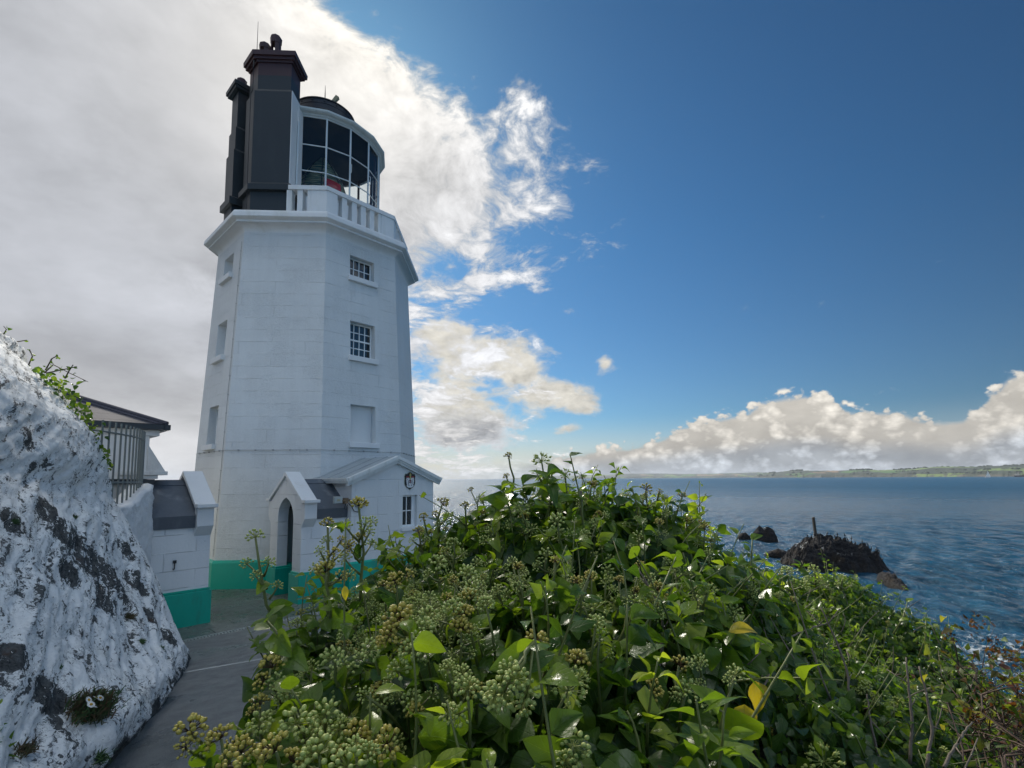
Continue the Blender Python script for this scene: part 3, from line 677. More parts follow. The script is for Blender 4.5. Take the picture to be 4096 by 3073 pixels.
def porch(label, ug, sgn, v0, v1, uend, zlow):
    """gabled porch whose pointed doorway looks along sgn*u; ridge runs back to uend"""
    vm = (v0 + v1) / 2
    po = thing('porch', label, 'porch', UV((ug + uend) / 2, vm, ZG))
    X = lambda d, v, z: UV(ug + sgn * d, v, z)                 # d: distance out from the gable plane (negative = back)
    L = abs(uend - ug)
    hw, spring, apexz = .47, -1.0, -.43                         # pointed arch
    arch = []
    R = (hw ** 2 + (apexz - spring) ** 2) / (2 * hw)
    for i in range(9):
        z = spring + (apexz - spring) * i / 8; x = hw - R + math.sqrt(max(0, R * R - (z - spring) ** 2)); arch.append((x, z))
    right = [(hw, zlow)] + arch; left = [(-x, z) for x, z in right][::-1]
    G = lambda v, z: (X(0, vm + v, z), (v, z)); B = lambda v, z: (X(-.26, vm + v, z), (v, z))
    H = (v1 - v0) / 2; shoulder, top = -.55, .14
    outer_r = [(H, zlow), (H, -1.12), (H + .16, -.94), (H + .16, shoulder - .03)]
    gs = []
    seg_r = [(hw, zlow)] + arch
    # right and left cheeks as strips between arch and outer edge
    def strip(s_):
        pts_in = [(s_ * x, z) for x, z in seg_r]
        def xo(z):
            if z < -1.12: return H
            if z < -.94: return H + .16 * (z + 1.12) / .18
            if z < shoulder - .03: return H + .16
            return (H + .02) * (top - z) / (top - shoulder) + .0
        zs_ = sorted({zlow, -1.12, -.94, shoulder - .03, *[z for _, z in arch]})
        def xi(z):
            if z <= spring: return hw
            return hw - R + math.sqrt(max(0, R * R - (z - spring) ** 2))
        for za, zb in zip(zs_, zs_[1:]):
            xb = xo(zb - 1e-6) if zb <= shoulder - .03 + 1e-9 else xo(zb)
            xa = xo(za + 1e-6) if za >= shoulder - .03 - 1e-9 else xo(za)
            gs.append(P_([G(s_ * xi(za), za), G(s_ * xa, za), G(s_ * xb, zb), G(s_ * xi(zb), zb)]))
            gs.append(P_([G(s_ * xi(za), za), G(s_ * xi(zb), zb), B(s_ * xi(zb), zb), B(s_ * xi(za), za)]))     # reveal
    strip(1); strip(-1)
    xt = (H + .02) * (top - apexz) / (top - shoulder)
    gs.append(P_([G(-xt, apexz), G(xt, apexz), G(0, top)]))
    # side walls
    for s_ in (-1, 1):
        W = lambda d, z: (X(d, vm + s_ * H, z), (d + 3, z))
        gs.append(P_([W(0, zlow), W(-L, zlow), W(-L, -.93), W(0, -.93)]))
        # shoulder blocks with raking underside (kneelers)
        k = lambda d, w_, z: X(d, vm + s_ * w_, z)
        kb = MB().hexa([k(.001, H - .02, -1.14), k(.001, H + .002, -1.14), k(-.30, H + .002, -1.14), k(-.30, H - .02, -1.14), k(.001, H - .02, -.93), k(.001, H + .165, -.93), k(-.30, H + .165, -.93), k(-.30, H - .02, -.93)])
        kb.hexa([k(.001, H - .02, -.93), k(.001, H + .165, -.93), k(-.30, H + .165, -.93), k(-.30, H - .02, -.93), k(.001, H - .02, shoulder), k(.001, H + .165, shoulder), k(-.30, H + .165, shoulder), k(-.30, H - .02, shoulder)])
        kb.build('kneeler', M_SILL, po)
    uvwall('wall', gs, M_LJ, po)
    # raised coping over the gable
    cp_ = MB()
    for s_ in (-1, 1):
        k = lambda d, w_, z: X(d, vm + s_ * w_, z)
        e0, e1, t_ = H + .10, H + .27, .075
        cp_.hexa([k(.05, 0, top - .02), k(.05, e0, shoulder - .015), k(-.33, e0, shoulder - .015), k(-.33, 0, top - .02), k(.05, 0, top + .09), k(.05, e0, shoulder + t_), k(-.33, e0, shoulder + t_), k(-.33, 0, top + .09)])
        cp_.hexa([k(.052, e0 - .06, shoulder + .003), k(.052, e1, shoulder + .003), k(-.332, e1, shoulder + .003), k(-.332, e0 - .06, shoulder + .003), k(.052, e0 - .06, shoulder + .082), k(.052, e1, shoulder + .078), k(-.332, e1, shoulder + .078), k(-.332, e0 - .06, shoulder + .082)])
    cp_.build('coping', M_WHITE, po, bevel=.008)
    # lead roof with ridge roll and drip edge
    r = MB(); rz, ez = -.02, -.74
    for s_ in (-1, 1):
        k = lambda d, w_, z: X(d, vm + s_ * w_, z)
        r.hexa([k(-.28, 0, rz - .03), k(-.28, H + .03, ez), k(-L, H + .03, ez), k(-L, 0, rz - .03), k(-.28, 0, rz + .02), k(-.28, H + .07, ez + .03), k(-L, H + .07, ez + .03), k(-L, 0, rz + .02)])
        r.hexa([k(-.285, H + .01, ez - .22), k(-.285, H + .04, ez - .22), k(-L, H + .04, ez - .22), k(-L, H + .01, ez - .22), k(-.285, H + .02, ez), k(-.285, H + .071, ez + .029), k(-L, H + .071, ez + .029), k(-L, H + .02, ez)])
        r.hexa([k(-.282, 0, rz + .01), k(-.282, .13, rz - .085), k(-L, .13, rz - .085), k(-L, 0, rz + .01), k(-.282, 0, rz + .055), k(-.282, .14, rz - .06), k(-L, .14, rz - .06), k(-L, 0, rz + .055)])
    r.build('roof', M_LEAD, po)
    # plinth
    q = MB(); g_ = .055
    for s_ in (-1, 1):
        k = lambda d, w_, z: X(d, vm + s_ * w_, z)
        for za, zb, o in ((zlow - .3, -2.27, g_), (-2.27, -2.22, .028)):
            q.hexa([k(o, hw - o, za), k(o, H + o, za), k(-L, H + o, za), k(-L, hw - o, za), k(o, hw - o, zb), k(o, H + o, zb), k(-L, H + o, zb), k(-L, hw - o, zb)])
    q.build('plinth', M_GREEN, po, bevel=.01)
    d = MB().quad(X(-.9, vm - H + .02, zlow), X(-.9, vm + H - .02, zlow), X(-.9, vm + H - .02, -.75), X(-.9, vm - H + .02, -.75))
    d.build('door', M_DOORIN, po)
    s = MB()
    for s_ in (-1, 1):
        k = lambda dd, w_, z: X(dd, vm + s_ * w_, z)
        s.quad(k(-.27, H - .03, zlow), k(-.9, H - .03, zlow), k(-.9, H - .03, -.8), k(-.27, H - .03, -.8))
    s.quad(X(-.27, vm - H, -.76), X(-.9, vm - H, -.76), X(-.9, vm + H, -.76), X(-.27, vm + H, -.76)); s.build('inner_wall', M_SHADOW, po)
    return po, X, vm, H, L
PR, *_ = porch('white gabled porch with pointed doorway, joined to the crest annex', -2.56, -1, 3.02, 4.88, A0 + .004, ZG - .02)
PL, XL, *_ = porch('white gabled porch with lead roof beside the whitewashed rock and railed wall', -4.50, 1, 3.02, 4.93, -5.9, ZG - .03)
hk = MB(); hp = lambda d, z: XL(d, 4.0 - .02 + .955 + .0, z)
b_ = np.array(UV(-5.12, 4.935, -1.62)); o_ = np.array(UV(0, .03, 0)) - np.array(UV(0, 0, 0))
hk.hexa([tuple(b_ + q) for q in [(-.02, -.02, -.03), (.02, .02, -.03), (.02 + o_[0], .02 + o_[1], -.03), (-.02 + o_[0], -.02 + o_[1], -.03), (-.02, -.02, .03), (.02, .02, .03), (.02 + o_[0], .02 + o_[1], .03), (-.02 + o_[0], -.02 + o_[1], .03)]])
hk.tube([b_ + o_, b_ + o_ + (-.005, 0, -.14), b_ + o_ * 1.6 + (-.03, 0, -.16), b_ + o_ * 1.8 + (-.04, 0, -.13)], .010, 5)
tag(hk.build('wall_hook', M_IRON, None), 'small black iron hook on the white porch wall', 'hook')
# ------------------------------------------------------------------ crest, floodlight and sounder on the annex
CR = thing('crest_plaque', 'black shield plaque with white crest and red cross on the annex wall', 'plaque', UV(.37, AV, -.02))
SC = .50
def shield(pts, z0, z1, name, col, parent=CR, cx=.364, cz=-.045):
    m_ = MB(); a = [UV(cx + x * SC, AV + z0, cz + y * SC) for x, y in pts]; b = [UV(cx + x * SC, AV + z1, cz + y * SC) for x, y in pts]
    return m_.prism(a, b).build(name, plain('crest_' + name if name != 'emblem' else 'crest_' + str(col), col, .4, .03, 20., 0), parent)
half_ = [(0, .50), (.06, .485), (.12, .44), (.20, .385), (.25, .40), (.29, .41), (.31, .37), (.335, .31), (.36, .25), (.355, .22), (.33, .20), (.335, .10), (.345, 0), (.34, -.12), (.30, -.24), (.22, -.34), (.10, -.40), (0, -.48)]
full_ = half_ + [(-x, y) for x, y in half_[-2:0:-1]]
grow = lambda s_: [(x * s_, y * s_ + .0) for x, y in full_]
shield(grow(1.07), .002, .012, 'border', (.45, .48, .38)); shield(full_, .012, .028, 'shield', (.006, .006, .010))
r8 = lambda cx, cy, a, b, k=8: [(cx + a * math.cos(i * 2 * math.pi / k), cy + b * math.sin(i * 2 * math.pi / k)) for i in range(k)]
WH, RD, GD, BL = (.62, .66, .68), (.34, .03, .03), (.42, .36, .12), (.05, .07, .10)
for x in (-.21, -.11, .13, .22): shield(r8(x, .235, .045, .04), .028, .032, 'emblem', RD)
for s_ in (-1, 1):
    shield([(s_ * x, y) for x, y in [(.02, .12), (.07, .19), (.10, .15), (.13, .21), (.17, .16), (.22, .21), (.24, .14), (.27, .08), (.25, .02), (.26, -.05), (.22, -.10), (.25, -.15), (.20, -.18), (.23, -.24), (.23, -.30), (.12, -.36), (0, -.38), (0, -.1)]], .028, .034, 'emblem', WH)
    shield([(s_ * x, y) for x, y in [(.18, .13), (.21, .10), (.20, .07), (.15, .11)]], .034, .038, 'emblem', RD)
    shield([(s_ * x, y) for x, y in [(.12, .04), (.15, .05), (.14, -.18), (.10, -.22)]], .034, .038, 'emblem', BL)
    shield([(s_ * x, y) for x, y in [(.05, -.22), (.12, -.24), (.13, -.27), (.05, -.26)]], .034, .038, 'emblem', BL)
for x in (-.075, .02):
    for y in (.01, -.105): shield([(x, y), (x + .055, y), (x + .055, y + .065), (x, y + .065)], .034, .038, 'emblem', BL)
shield([(-.085, -.022), (.085, -.022), (.085, -.005), (-.085, -.005)], .0385, .042, 'emblem', RD)
shield([(-.008, -.16), (.012, -.16), (.012, .08), (-.008, .08)], .0425, .045, 'emblem', RD)
shield([(0, .46), (.05, .40), (.06, .32), (.03, .24), (.06, .14), (0, .09), (-.06, .14), (-.03, .24), (-.06, .32), (-.04, .40)], .034, .040, 'emblem', GD)
FL = thing('floodlight', 'small white floodlight on a bracket at the annex corner above the lead roof', 'floodlight', UV(-1.44, 5.10, -.55))
M_LAMPG = plain('lamp_face', (.42, .46, .45), .15, .05, 9., 0); M_BRASS = plain('brown_bracket', (.16, .11, .06), .5, .15, 14., .001); M_GREYBOX = plain('grey_plastic', (.33, .36, .35), .45, .05, 8., 0)
fq = lambda a, b, z: UV(-1.78 + a, 5.16 + b * .9 - a * .25, -.50 + z - b * .1)
MB().box(fq, -.13, .13, -.06, .02, -.085, .085).build('housing', M_GREYBOX, FL, bevel=.012)
MB().box(fq, -.112, .112, .021, .027, -.07, .07).build('lens', M_LAMPG, FL)
MB().box(fq, -.05, .05, .028, .030, -.03, .025).build('reflector', plain('lamp_emitter', (.35, .33, .22), .4, .05, 9., 0), FL)
bk = MB().tube([UV(-1.40, 5.05, -.52), UV(-1.52, 5.10, -.52), UV(-1.66, 5.15, -.53)], .028, 6).box(UV, -1.60, -1.49, 5.03, 5.14, -.60, -.46)
bk.build('bracket', M_BRASS, FL)
cb = MB().tube([UV(-1.54, 5.12, -.58), UV(-1.60, 5.13, -.72), UV(-1.54, 5.13, -.76), UV(-1.50, 5.12, -.62)], .012, 5)
cb.tube([UV(-1.50, 5.12, -.58), UV(-1.42, 5.15, -.66), UV(-1.34, 5.165, -.80), UV(-1.24, 5.165, -.83), UV(-1.17, 5.165, -.76)], .012, 5); cb.build('cable', M_IRON, FL)
AS = thing('alarm_sounder', 'square grey alarm box with round sounder on the annex wall corner', 'alarm', UV(-1.18, AV, -.57))
MB().box(UV, -1.31, -1.06, AV + .002, AV + .09, -.70, -.46).build('box', M_GREYBOX, AS, bevel=.012)
sn = MB(); rg = lambda r, b: [UV(-1.185 + r * math.cos(i * math.pi / 10), AV + b, -.58 + r * math.sin(i * math.pi / 10)) for i in range(20)]
sn.loft([rg(.088, .088), rg(.085, .125), rg(.065, .135), rg(.06, .128), rg(.055, .13), rg(.01, .14)], True, True).build('sounder', plain('pale_plastic', (.55, .58, .48), .4, .05, 8., 0), AS, auto=.6)
# ------------------------------------------------------------------ ground: court, path, bank and cliff
uvec = np.array(UV(1, 0, 0)[:2]) - np.array(UV(0, 0, 0)[:2]); vvec = np.array(UV(0, 1, 0)[:2]) - np.array(UV(0, 0, 0)[:2])
def loc(x, y): d0, d1 = x - TC[0], y - TC[1]; return d0 * uvec[0] + d1 * uvec[1], d0 * vvec[0] + d1 * vvec[1]
VD = 6.02                                               # the drain line; the path climbs from here towards the camera
def path_z(x, y):
    u, v = loc(x, y); return ZG + np.clip(v - VD, 0, 30) * .1215
def ray_path(px, py):                                   # photograph pixel (2212) to the path surface
    r = ray(px * S22, py * S22); t = 5.
    for _ in range(40):
        p = r * t; t = path_z(p[0], p[1]) / r[2]
    return r * t
# ivy bank: control points of the leafy surface (x, y, z below the eye)
IVY = np.array([(-.42, 1.0, -.62), (-.34, .8, -.58), (-.2, .8, -.52), (.1, .9, -.53), (.45, 1.0, -.58), (.85, 1.35, -.82), (1.3, 1.8, -1.08), (1.8, 2.0, -1.35), (2.3, 2.2, -1.75),
    (-.62, 1.5, -.62), (-.25, 1.4, -.47), (.1, 1.5, -.40), (.5, 1.6, -.45), (.9, 1.8, -.65), (1.4, 2.2, -.98), (2.0, 3.0, -1.2), (2.5, 2.7, -1.45),
    (-.93, 2.0, -.68), (-.66, 2.3, -.60), (-.47, 2.6, -.40), (-.1, 2.6, -.17), (.28, 2.6, -.13), (.72, 2.6, -.23), (.95, 2.5, -.42), (1.14, 2.45, -.6),
    (1.9, 4.0, -1.15), (2.4, 4.5, -.98), (2.8, 4.5, -.93), (3.0, 4.2, -1.18), (2.9, 3.6, -1.38), (2.8, 3.2, -1.52),
    (-.5, 3.6, -1.1), (.3, 3.7, -1.0), (1.0, 3.6, -1.05), (1.5, 3.5, -1.1), (-1.35, 2.6, -1.3), (-1.05, 1.7, -1.35), (-.72, 1.0, -1.25), (-.55, .6, -1.2), (-.5, .2, -1.2), (-.2, .3, -.7), (.6, .4, -.7), (1.2, .8, -.95), (2, 1.2, -1.4),
    (-.8, 4.8, -2.2), (.5, 5.2, -2.2), (2.0, 5.6, -2.0), (3.0, 5.8, -2.0), (3.9, 4.6, -1.9), (3.9, 3.6, -2.4), (3.6, 2.6, -2.6), (3.2, 1.5, -2.4)])
def ivy_z(x, y):
    x = np.asarray(x, float); y = np.asarray(y, float)
    d2 = (x[..., None] - IVY[:, 0]) ** 2 + (y[..., None] - IVY[:, 1]) ** 2
    w_ = 1 / (d2 + .012) ** 2.0
    return (w_ * IVY[:, 2]).sum(-1) / w_.sum(-1)
def ground_z(x, y):
    x = np.asarray(x, float); y = np.asarray(y, float)
    base = path_z(x, y)
    edge = np.interp(y, [-8, 0, 3, 6, 9, 13, 17, 22, 30], [1.8, 2.2, 2.2, 2.4, 1.6, .5, .2, .6, .4])
    s = np.clip((x - edge) / 9., 0, 1); cliff = -14.5 * (s * s * (3 - 2 * s)) ** .8 - 2.0 * np.clip((x - edge) / 1.5, 0, 1)
    s2 = np.clip((y - 22.5) / 7., 0, 1); cliff = np.minimum(cliff, -13. * s2 * s2 * (3 - 2 * s2))
    z = base + cliff * (1 + .15 * (fbm(np.stack([x, y, x * 0], -1), .35, 4) - .5) * 2)
    # soil under the ivy
    inb = np.clip((x + .52 * np.clip(y, 0, 2.3) + .05) / .4, 0, 1) * np.clip((5.6 - y) / 1.0, 0, 1) * np.clip((3.9 - x) / .8, 0, 1)
    soil = ivy_z(x, y) - .30
    z = np.where(inb > 0, z * (1 - inb) + np.maximum(z, soil) * inb, z)
    # hillside rising to the left behind the whitewashed rock
    hill = np.clip((-6.9 - x - .42 * np.clip(7 - y, 0, 9) * 0) / 3.0, 0, 1) * np.clip((8.2 - y) / 2.0, 0, 1)
    return z + hill * 3.4
gx = np.concatenate([np.linspace(-40, -9, 22), np.linspace(-8.5, 6, 130), np.linspace(6.3, 40, 60)])
gy = np.concatenate([np.linspace(-25, -1, 16), np.linspace(-.8, 12, 110), np.linspace(12.3, 46, 70)])
GX, GY = np.meshgrid(gx, gy); GZ = ground_z(GX, GY) - .012
GZ = np.maximum(GZ, -15)
V = np.stack([GX, GY, GZ], -1).reshape(-1, 3); ni, nj = GX.shape
idx = np.arange(ni * nj).reshape(ni, nj); Fq = np.stack([idx[:-1, :-1], idx[:-1, 1:], idx[1:, 1:], idx[1:, :-1]], -1).reshape(-1, 4)
m, n, out = material('cliff_soil')
P = geopos(n); f = n.noise(P, 1.2, 8, .65); g = n.noise(P, 9., 6, .65)
c = n.mix(n.ss(f, .4, .62), (.030, .024, .016), (.075, .062, .045)); c = n.mix(n.ss(g, .5, .7), c, (.025, .04, .012))
principled(n, out, c, .9, n.bump(n.add(f, n.mul(g, .3)), .12))
tag(fast_mesh('ground', V, Fq, m), 'dark soil bank and rocky cliff falling to the sea', 'ground', kind='structure')
# path sheet (worn asphalt) and court flags
def sheet(name, us, vs, mat, dz, label):
    U_, V_ = np.meshgrid(us, vs); X = TC[0] + uvec[0] * U_ + vvec[0] * V_; Y = TC[1] + uvec[1] * U_ + vvec[1] * V_
    Z = path_z(X, Y) + dz; q = np.stack([X, Y, Z], -1).reshape(-1, 3); a, b = X.shape
    ix = np.arange(a * b).reshape(a, b); F = np.stack([ix[:-1, :-1], ix[:-1, 1:], ix[1:, 1:], ix[1:, :-1]], -1).reshape(-1, 4)
    F = F[q[F].mean(1)[:, 0] < 1.0]
    return tag(fast_mesh(name, q, F, mat), label, name, kind='structure')
m, n, out = material('worn_asphalt')
P = geopos(n); big = n.noise(P, .8, 6, .6); mid = n.noise(P, 5., 8, .7); fine = n.noise(P, 85., 4, .7); st = n.voro(P, 130.)
wet = n.ss(n.noise(P, 1.5, 6, .62), .45, .64)
c = n.mix(n.ss(n.add(n.mul(mid, .55), n.mul(fine, .45)), .36, .64), (.24, .24, .228), (.40, .395, .375)); c = n.mix(n.mul(n.ss(st, .42, .12), .45), c, (.15, .16, .165))
c = n.mix(n.mul(n.ss(n.noise(P, 2.6, 8, .7), .60, .68), .5), c, (.20, .22, .22)); c = n.mix(n.mul(n.ss(big, .52, .7), .35), c, (.15, .155, .14))
principled(n, out, c, n.lin(wet, 0., 1., .62, .26), n.bump(n.add(n.mul(fine, .9), n.mul(st, -.8), n.mul(mid, .8)), .022))
M_ASPH = m
sheet('path', np.linspace(-13, .4, 40), np.linspace(VD + .09, 19, 50), M_ASPH, 0., 'dark worn asphalt path climbing from the court')
m, n, out = material('court_flags')
P = geopos(n)
b = n.new('ShaderNodeTexBrick'); uvp = n.vec(n.v('DOT_PRODUCT', P, (*uvec, 0)), n.v('DOT_PRODUCT', P, (*vvec, 0)), 0.)
n.put(b.inputs['Vector'], n.v('ADD', uvp, n.v('SCALE', n.v('SUBTRACT', n.noise(uvp, 1.5, 3, .5, out=1), (.5, .5, .5)), scale=.05)))
b.inputs['Scale'].default_value = 1; b.inputs['Brick Width'].default_value = 1.25; b.inputs['Row Height'].default_value = .72; b.inputs['Mortar Size'].default_value = .016; b.inputs['Mortar Smooth'].default_value = .5
b.offset = .37
n.put(b.inputs['Color1'], (.13, .14, .125)); n.put(b.inputs['Color2'], (.15, .155, .14)); n.put(b.inputs['Mortar'], (.055, .06, .05))
mid = n.noise(P, 4., 8, .7); fine = n.noise(P, 60., 5, .7)
c = n.mix(n.mul(n.ss(n.noise(P, .9, 5, .6), .42, .62), .6), b.outputs['Color'], (.06, .085, .055))
c = n.v('MULTIPLY', c, n.v('ADD', n.v('SCALE', (1, 1, 1), scale=n.mul(n.sub(fine, .5), 1.6)), (1, 1, 1)))
principled(n, out, c, n.lin(mid, .35, .65, .18, .5), n.bump(n.add(n.mul(b.outputs['Fac'], -.012), n.mul(fine, .006), n.mul(mid, .006)), 1.))
sheet('pavement', np.linspace(-9, 3, 30), np.linspace(-2, VD - .09, 30), m, .004, 'wet stone flags of the court before the tower')
# pale expansion joint across the path
J0, J1 = ray_path(731 / S22, 2692 / S22), ray_path(1100 / S22, 2628 / S22)
jd = (J1 - J0) / np.linalg.norm(J1 - J0); jn_ = np.array([-jd[1], jd[0], 0])
jm = MB(); J0 = J0 - jd * .5; J1 = J0 + jd * 3.6
for k in range(24):
    a, b_ = J0 + (J1 - J0) * k / 24, J0 + (J1 - J0) * (k + 1) / 24; w0 = .018 + .01 * random.random()
    for q in (a, b_): q[2] = path_z(q[0], q[1]) + .004
    jm.quad(a - jn_ * .02, b_ - jn_ * .02, b_ + jn_ * w0, a + jn_ * w0)
tag(jm.build('path_joint', plain('pale_mortar', (.46, .47, .44), .7, .3, 14., .004)), 'pale mortar joint crossing the dark path', 'joint', kind='structure')
# drain channel with slotted grating
DR = thing('drain_channel', 'long slotted drain grating across the foot of the path', 'drain', UV(-4.6, VD, ZG))
dm = MB(); dm.box(UV, -7.2, -2.2, VD - .09, VD + .09, ZG - .12, ZG - .028).build('channel', M_DARK, DR)
gm = MB(); gm.box(UV, -7.2, -2.2, VD - .088, VD - .062, ZG - .02, ZG + .008).box(UV, -7.2, -2.2, VD + .062, VD + .088, ZG - .02, ZG + .008)
for a in np.arange(-7.18, -2.2, .055): gm.box(UV, a, a + .026, VD - .0615, VD + .0615, ZG - .018, ZG + .005)
gm.build('grating', plain('pale_grating', (.34, .36, .34), .5, .1, 8., .001), DR)
# ------------------------------------------------------------------ whitewashed rock beside the path
sil = [(412, 1424, None), (398, 1392, 7.35), (372, 1342, 7.6), (350, 1290, 7.75), (331, 1243, 7.85), (303, 1192, 7.95), (290, 1160, 8.0), (264, 1112, 8.0), (242, 1070, 7.95), (235, 1012, 7.85), (216, 950, 7.7), (178, 902, 7.5), (140, 856, 7.3), (100, 818, 7.1), (62, 788, 6.95), (48, 752, 6.85), (36, 744, 6.75), (-12, 736, 6.3)]
SP = np.array([ray_path(a, b) if y is None else at(a, b, y) for a, b, y in sil])
base_far = SP[0]; base_near = ray_path(200, 1660)
bd = base_near - base_far; bd /= np.linalg.norm(bd[:2])
NR, NC = 260, 420
zz = np.linspace(0, 1, NR)
cum = np.concatenate([[0], np.cumsum(np.linalg.norm(np.diff(SP, axis=0), axis=1))]); cum /= cum[-1]
row = np.stack([np.interp(zz, cum, SP[:, k]) for k in range(3)], -1)
ss_ = np.linspace(0, 1, NC)
face_len = 11.0
s0 = .22                                            # share of the columns that wrap round the far end
Vr = np.zeros((NR, NC, 3))
bx = np.interp(ss_, [0, .04, .10, .16, .22, .30, 1], [-3.2, -2.2, -1.2, -.45, 0, .45 * .97, 9.4])     # along the face; negative wraps away
for i in range(NR):
    S_ = row[i]; t = zz[i]
    along = np.where(bx > 0, bx, 0); wrap = np.where(bx < 0, -bx, 0)
    # foot of the rock bows out towards the path in the middle
    bow = .14 * np.sin(np.clip(along / 5.2, 0, 1) * math.pi) * (1 - t) ** .7
    nrm = np.array([-bd[1], bd[0]]) * (1 if (-bd[1]) > 0 else -1)
    X = S_[0] + bd[0] * along - wrap * .96 + nrm[0] * bow; Y = S_[1] + bd[1] * along + wrap * .10 + .30 * np.sqrt(wrap * .5) + nrm[1] * bow
    zrise = np.where(bx > 0, along * bd[2] * (1 - t), 0) + .06 * along * t
    Vr[i, :, 0] = X; Vr[i, :, 1] = Y; Vr[i, :, 2] = S_[2] + zrise + .10 * wrap * t - (.12 if i == 0 else 0)
dn = np.gradient(Vr, axis=1); dm_ = np.gradient(Vr, axis=0); Nn = np.cross(dn, dm_); Nn /= np.linalg.norm(Nn, axis=-1, keepdims=True) + 1e-9
if Nn[NR // 2, NC // 2, 0] < 0: Nn = -Nn
q = Vr.copy(); q2 = np.stack([q[..., 0] * .55 + q[..., 2] * .9, q[..., 1] * .55 - q[..., 2] * .3, q[..., 2] * 1.5 - q[..., 1] * .7], -1)
disp = .34 * (fbm(q, .75, 4, .5) - .5) + .20 * (fbm(q2, 1.7, 6, .55, True) - .55) + .060 * (fbm(q2, 7., 5, .6, True) - .55) + .022 * (fbm(q, 26., 3, .6) - .5)
edge_fade = np.clip((bx - -.2) / .8, .35, 1)[None, :] * (np.clip(zz / .04, .25, 1)[:, None])
Vr += Nn * (disp * edge_fade)[..., None]
top = Vr[-1].copy(); back = top + np.array([-2.2, .3, .15]); back2 = top + np.array([-7, .5, .1])
Vr = np.concatenate([Vr, back[None], back2[None]], 0); NR2 = NR + 2
idx = np.arange(NR2 * NC).reshape(NR2, NC); Fq = np.stack([idx[:-1, :-1], idx[:-1, 1:], idx[1:, 1:], idx[1:, :-1]], -1).reshape(-1, 4)
def on_rock(px, py):
    """nearest rock vertex along a photograph ray (2212)"""
    r = ray(px * S22, py * S22); r = r / np.linalg.norm(r); W = Vr[:NR].reshape(-1, 3); t = W @ r; d = np.linalg.norm(W - t[:, None] * r, axis=1)
    i = np.argmin(d + .02 * t); return W[i], Nn.reshape(-1, 3)[i]
BARE = [(tuple(on_rock(a, b)[0]), (r_, r_, r_)) for a, b, r_ in ((115, 1112, 3.2), (140, 1150, 2.6), (175, 1195, 2.4), (215, 1235, 2.4), (255, 1262, 2.6), (150, 1240, 4.5), (225, 1290, 3.5), (270, 1190, 4.2), (330, 1330, 4.5), (30, 1130, 5), (60, 950, 6), (300, 1255, 3.6), (365, 1375, 5), (110, 1500, 4.5), (20, 1420, 5.5))]
m, n, out = material('whitewashed_rock')
P = geopos(n); px, py, pz = n.xyz(P)
# bedding runs down to the right across the face
Q = n.vec(n.add(n.mul(px, .80), n.mul(pz, .75)), n.sub(n.mul(py, .85), n.mul(pz, .25)), n.sub(n.mul(pz, 1.25), n.mul(py, .55)))
Qw = n.v('ADD', Q, n.v('SCALE', n.v('SUBTRACT', n.noise(P, 2.2, 5, .6, out=1), (.5, .5, .5)), scale=.5))
w1 = n.noise(n.v('MULTIPLY', Qw, (1., 1., 1.5)), 3.0, 9, .68); w2 = n.noise(n.v('MULTIPLY', Qw, (1., 1., 1.35)), 10.5, 8, .70); w3 = n.noise(Qw, 30., 5, .65)
worn = n.add(n.mul(w1, .46), n.mul(w2, .56), n.mul(w3, .22))
# a few big patches where the paint is gone
patch = None
for c_, r_ in BARE:
    d = n.v('LENGTH', n.v('MULTIPLY', n.v('SUBTRACT', P, c_), r_)); g = n.ss(n.add(d, n.mul(n.sub(w1, .5), 2.4), n.mul(n.sub(w2, .5), 2.0)), 1.05, .55)
    patch = g if patch is None else n.m('MAXIMUM', patch, g)
foot = n.ss(n.sub(pz, n.add(n.mul(py, -.0), -2.45)), .25, -.25)
thr = n.ss(n.sub(worn, n.mul(patch, -.108)), .668, .682)
stone = n.mix(n.ss(n.add(n.mul(w2, .5), n.mul(w3, .5)), .36, .64), (.009, .011, .012), (.125, .13, .128)); stone = n.mix(n.mul(n.ss(n.noise(P, 7., 4, .6), .60, .72), .7), stone, (.085, .05, .035)); stone = n.mix(n.mul(n.ss(n.noise(P, 5., 5, .6), .62, .75), .6), stone, (.055, .07, .03))
paint = n.mix(n.ss(w3, .3, .7), (.78, .785, .765), (.86, .865, .845)); thin = n.mul(n.ss(n.noise(Qw, 5., 8, .70), .57, .66), .26)
paint = n.mix(thin, paint, (.33, .38, .43)); paint = n.mix(n.mul(n.ss(n.noise(P, 1.7, 5, .6), .56, .74), .30), paint, (.58, .55, .46))
crack = n.m('MAXIMUM', n.ss(n.m('ABSOLUTE', n.sub(n.noise(n.v('MULTIPLY', Qw, (1., 1., 1.8)), 6., 6, .65), .5)), .014, .002), n.ss(n.m('ABSOLUTE', n.sub(n.noise(n.v('MULTIPLY', Qw, (1.2, 1.2, 2.2)), 2.6, 7, .6), .48)), .010, .002))
paint = n.mix(n.mul(crack, n.ss(w1, .42, .56), .75), paint, (.10, .11, .11))
ua = n.new('ShaderNodeAttribute'); ua.attribute_name = 'up'; thr = n.m('MAXIMUM', thr, n.ss(n.add(ua.outputs['Fac'], n.mul(n.sub(w1, .5), .34), n.mul(n.sub(w2, .5), .16)), .050, .028)); c = n.mix(thr, paint, stone)
h = n.add(n.mul(w1, .06), n.mul(w2, .035), n.mul(w3, .010), n.mul(thr, -.012), n.mul(crack, -.010))
principled(n, out, c, n.lin(thr, 0, 1, .75, .85), n.bump(h, 1., .5), Specular_IOR_Level=.15)
rock = fast_mesh('rock_outcrop', Vr.reshape(-1, 3), Fq, m, None, True, {'up': np.repeat(np.concatenate([zz, [1., 1.]]), NC)})
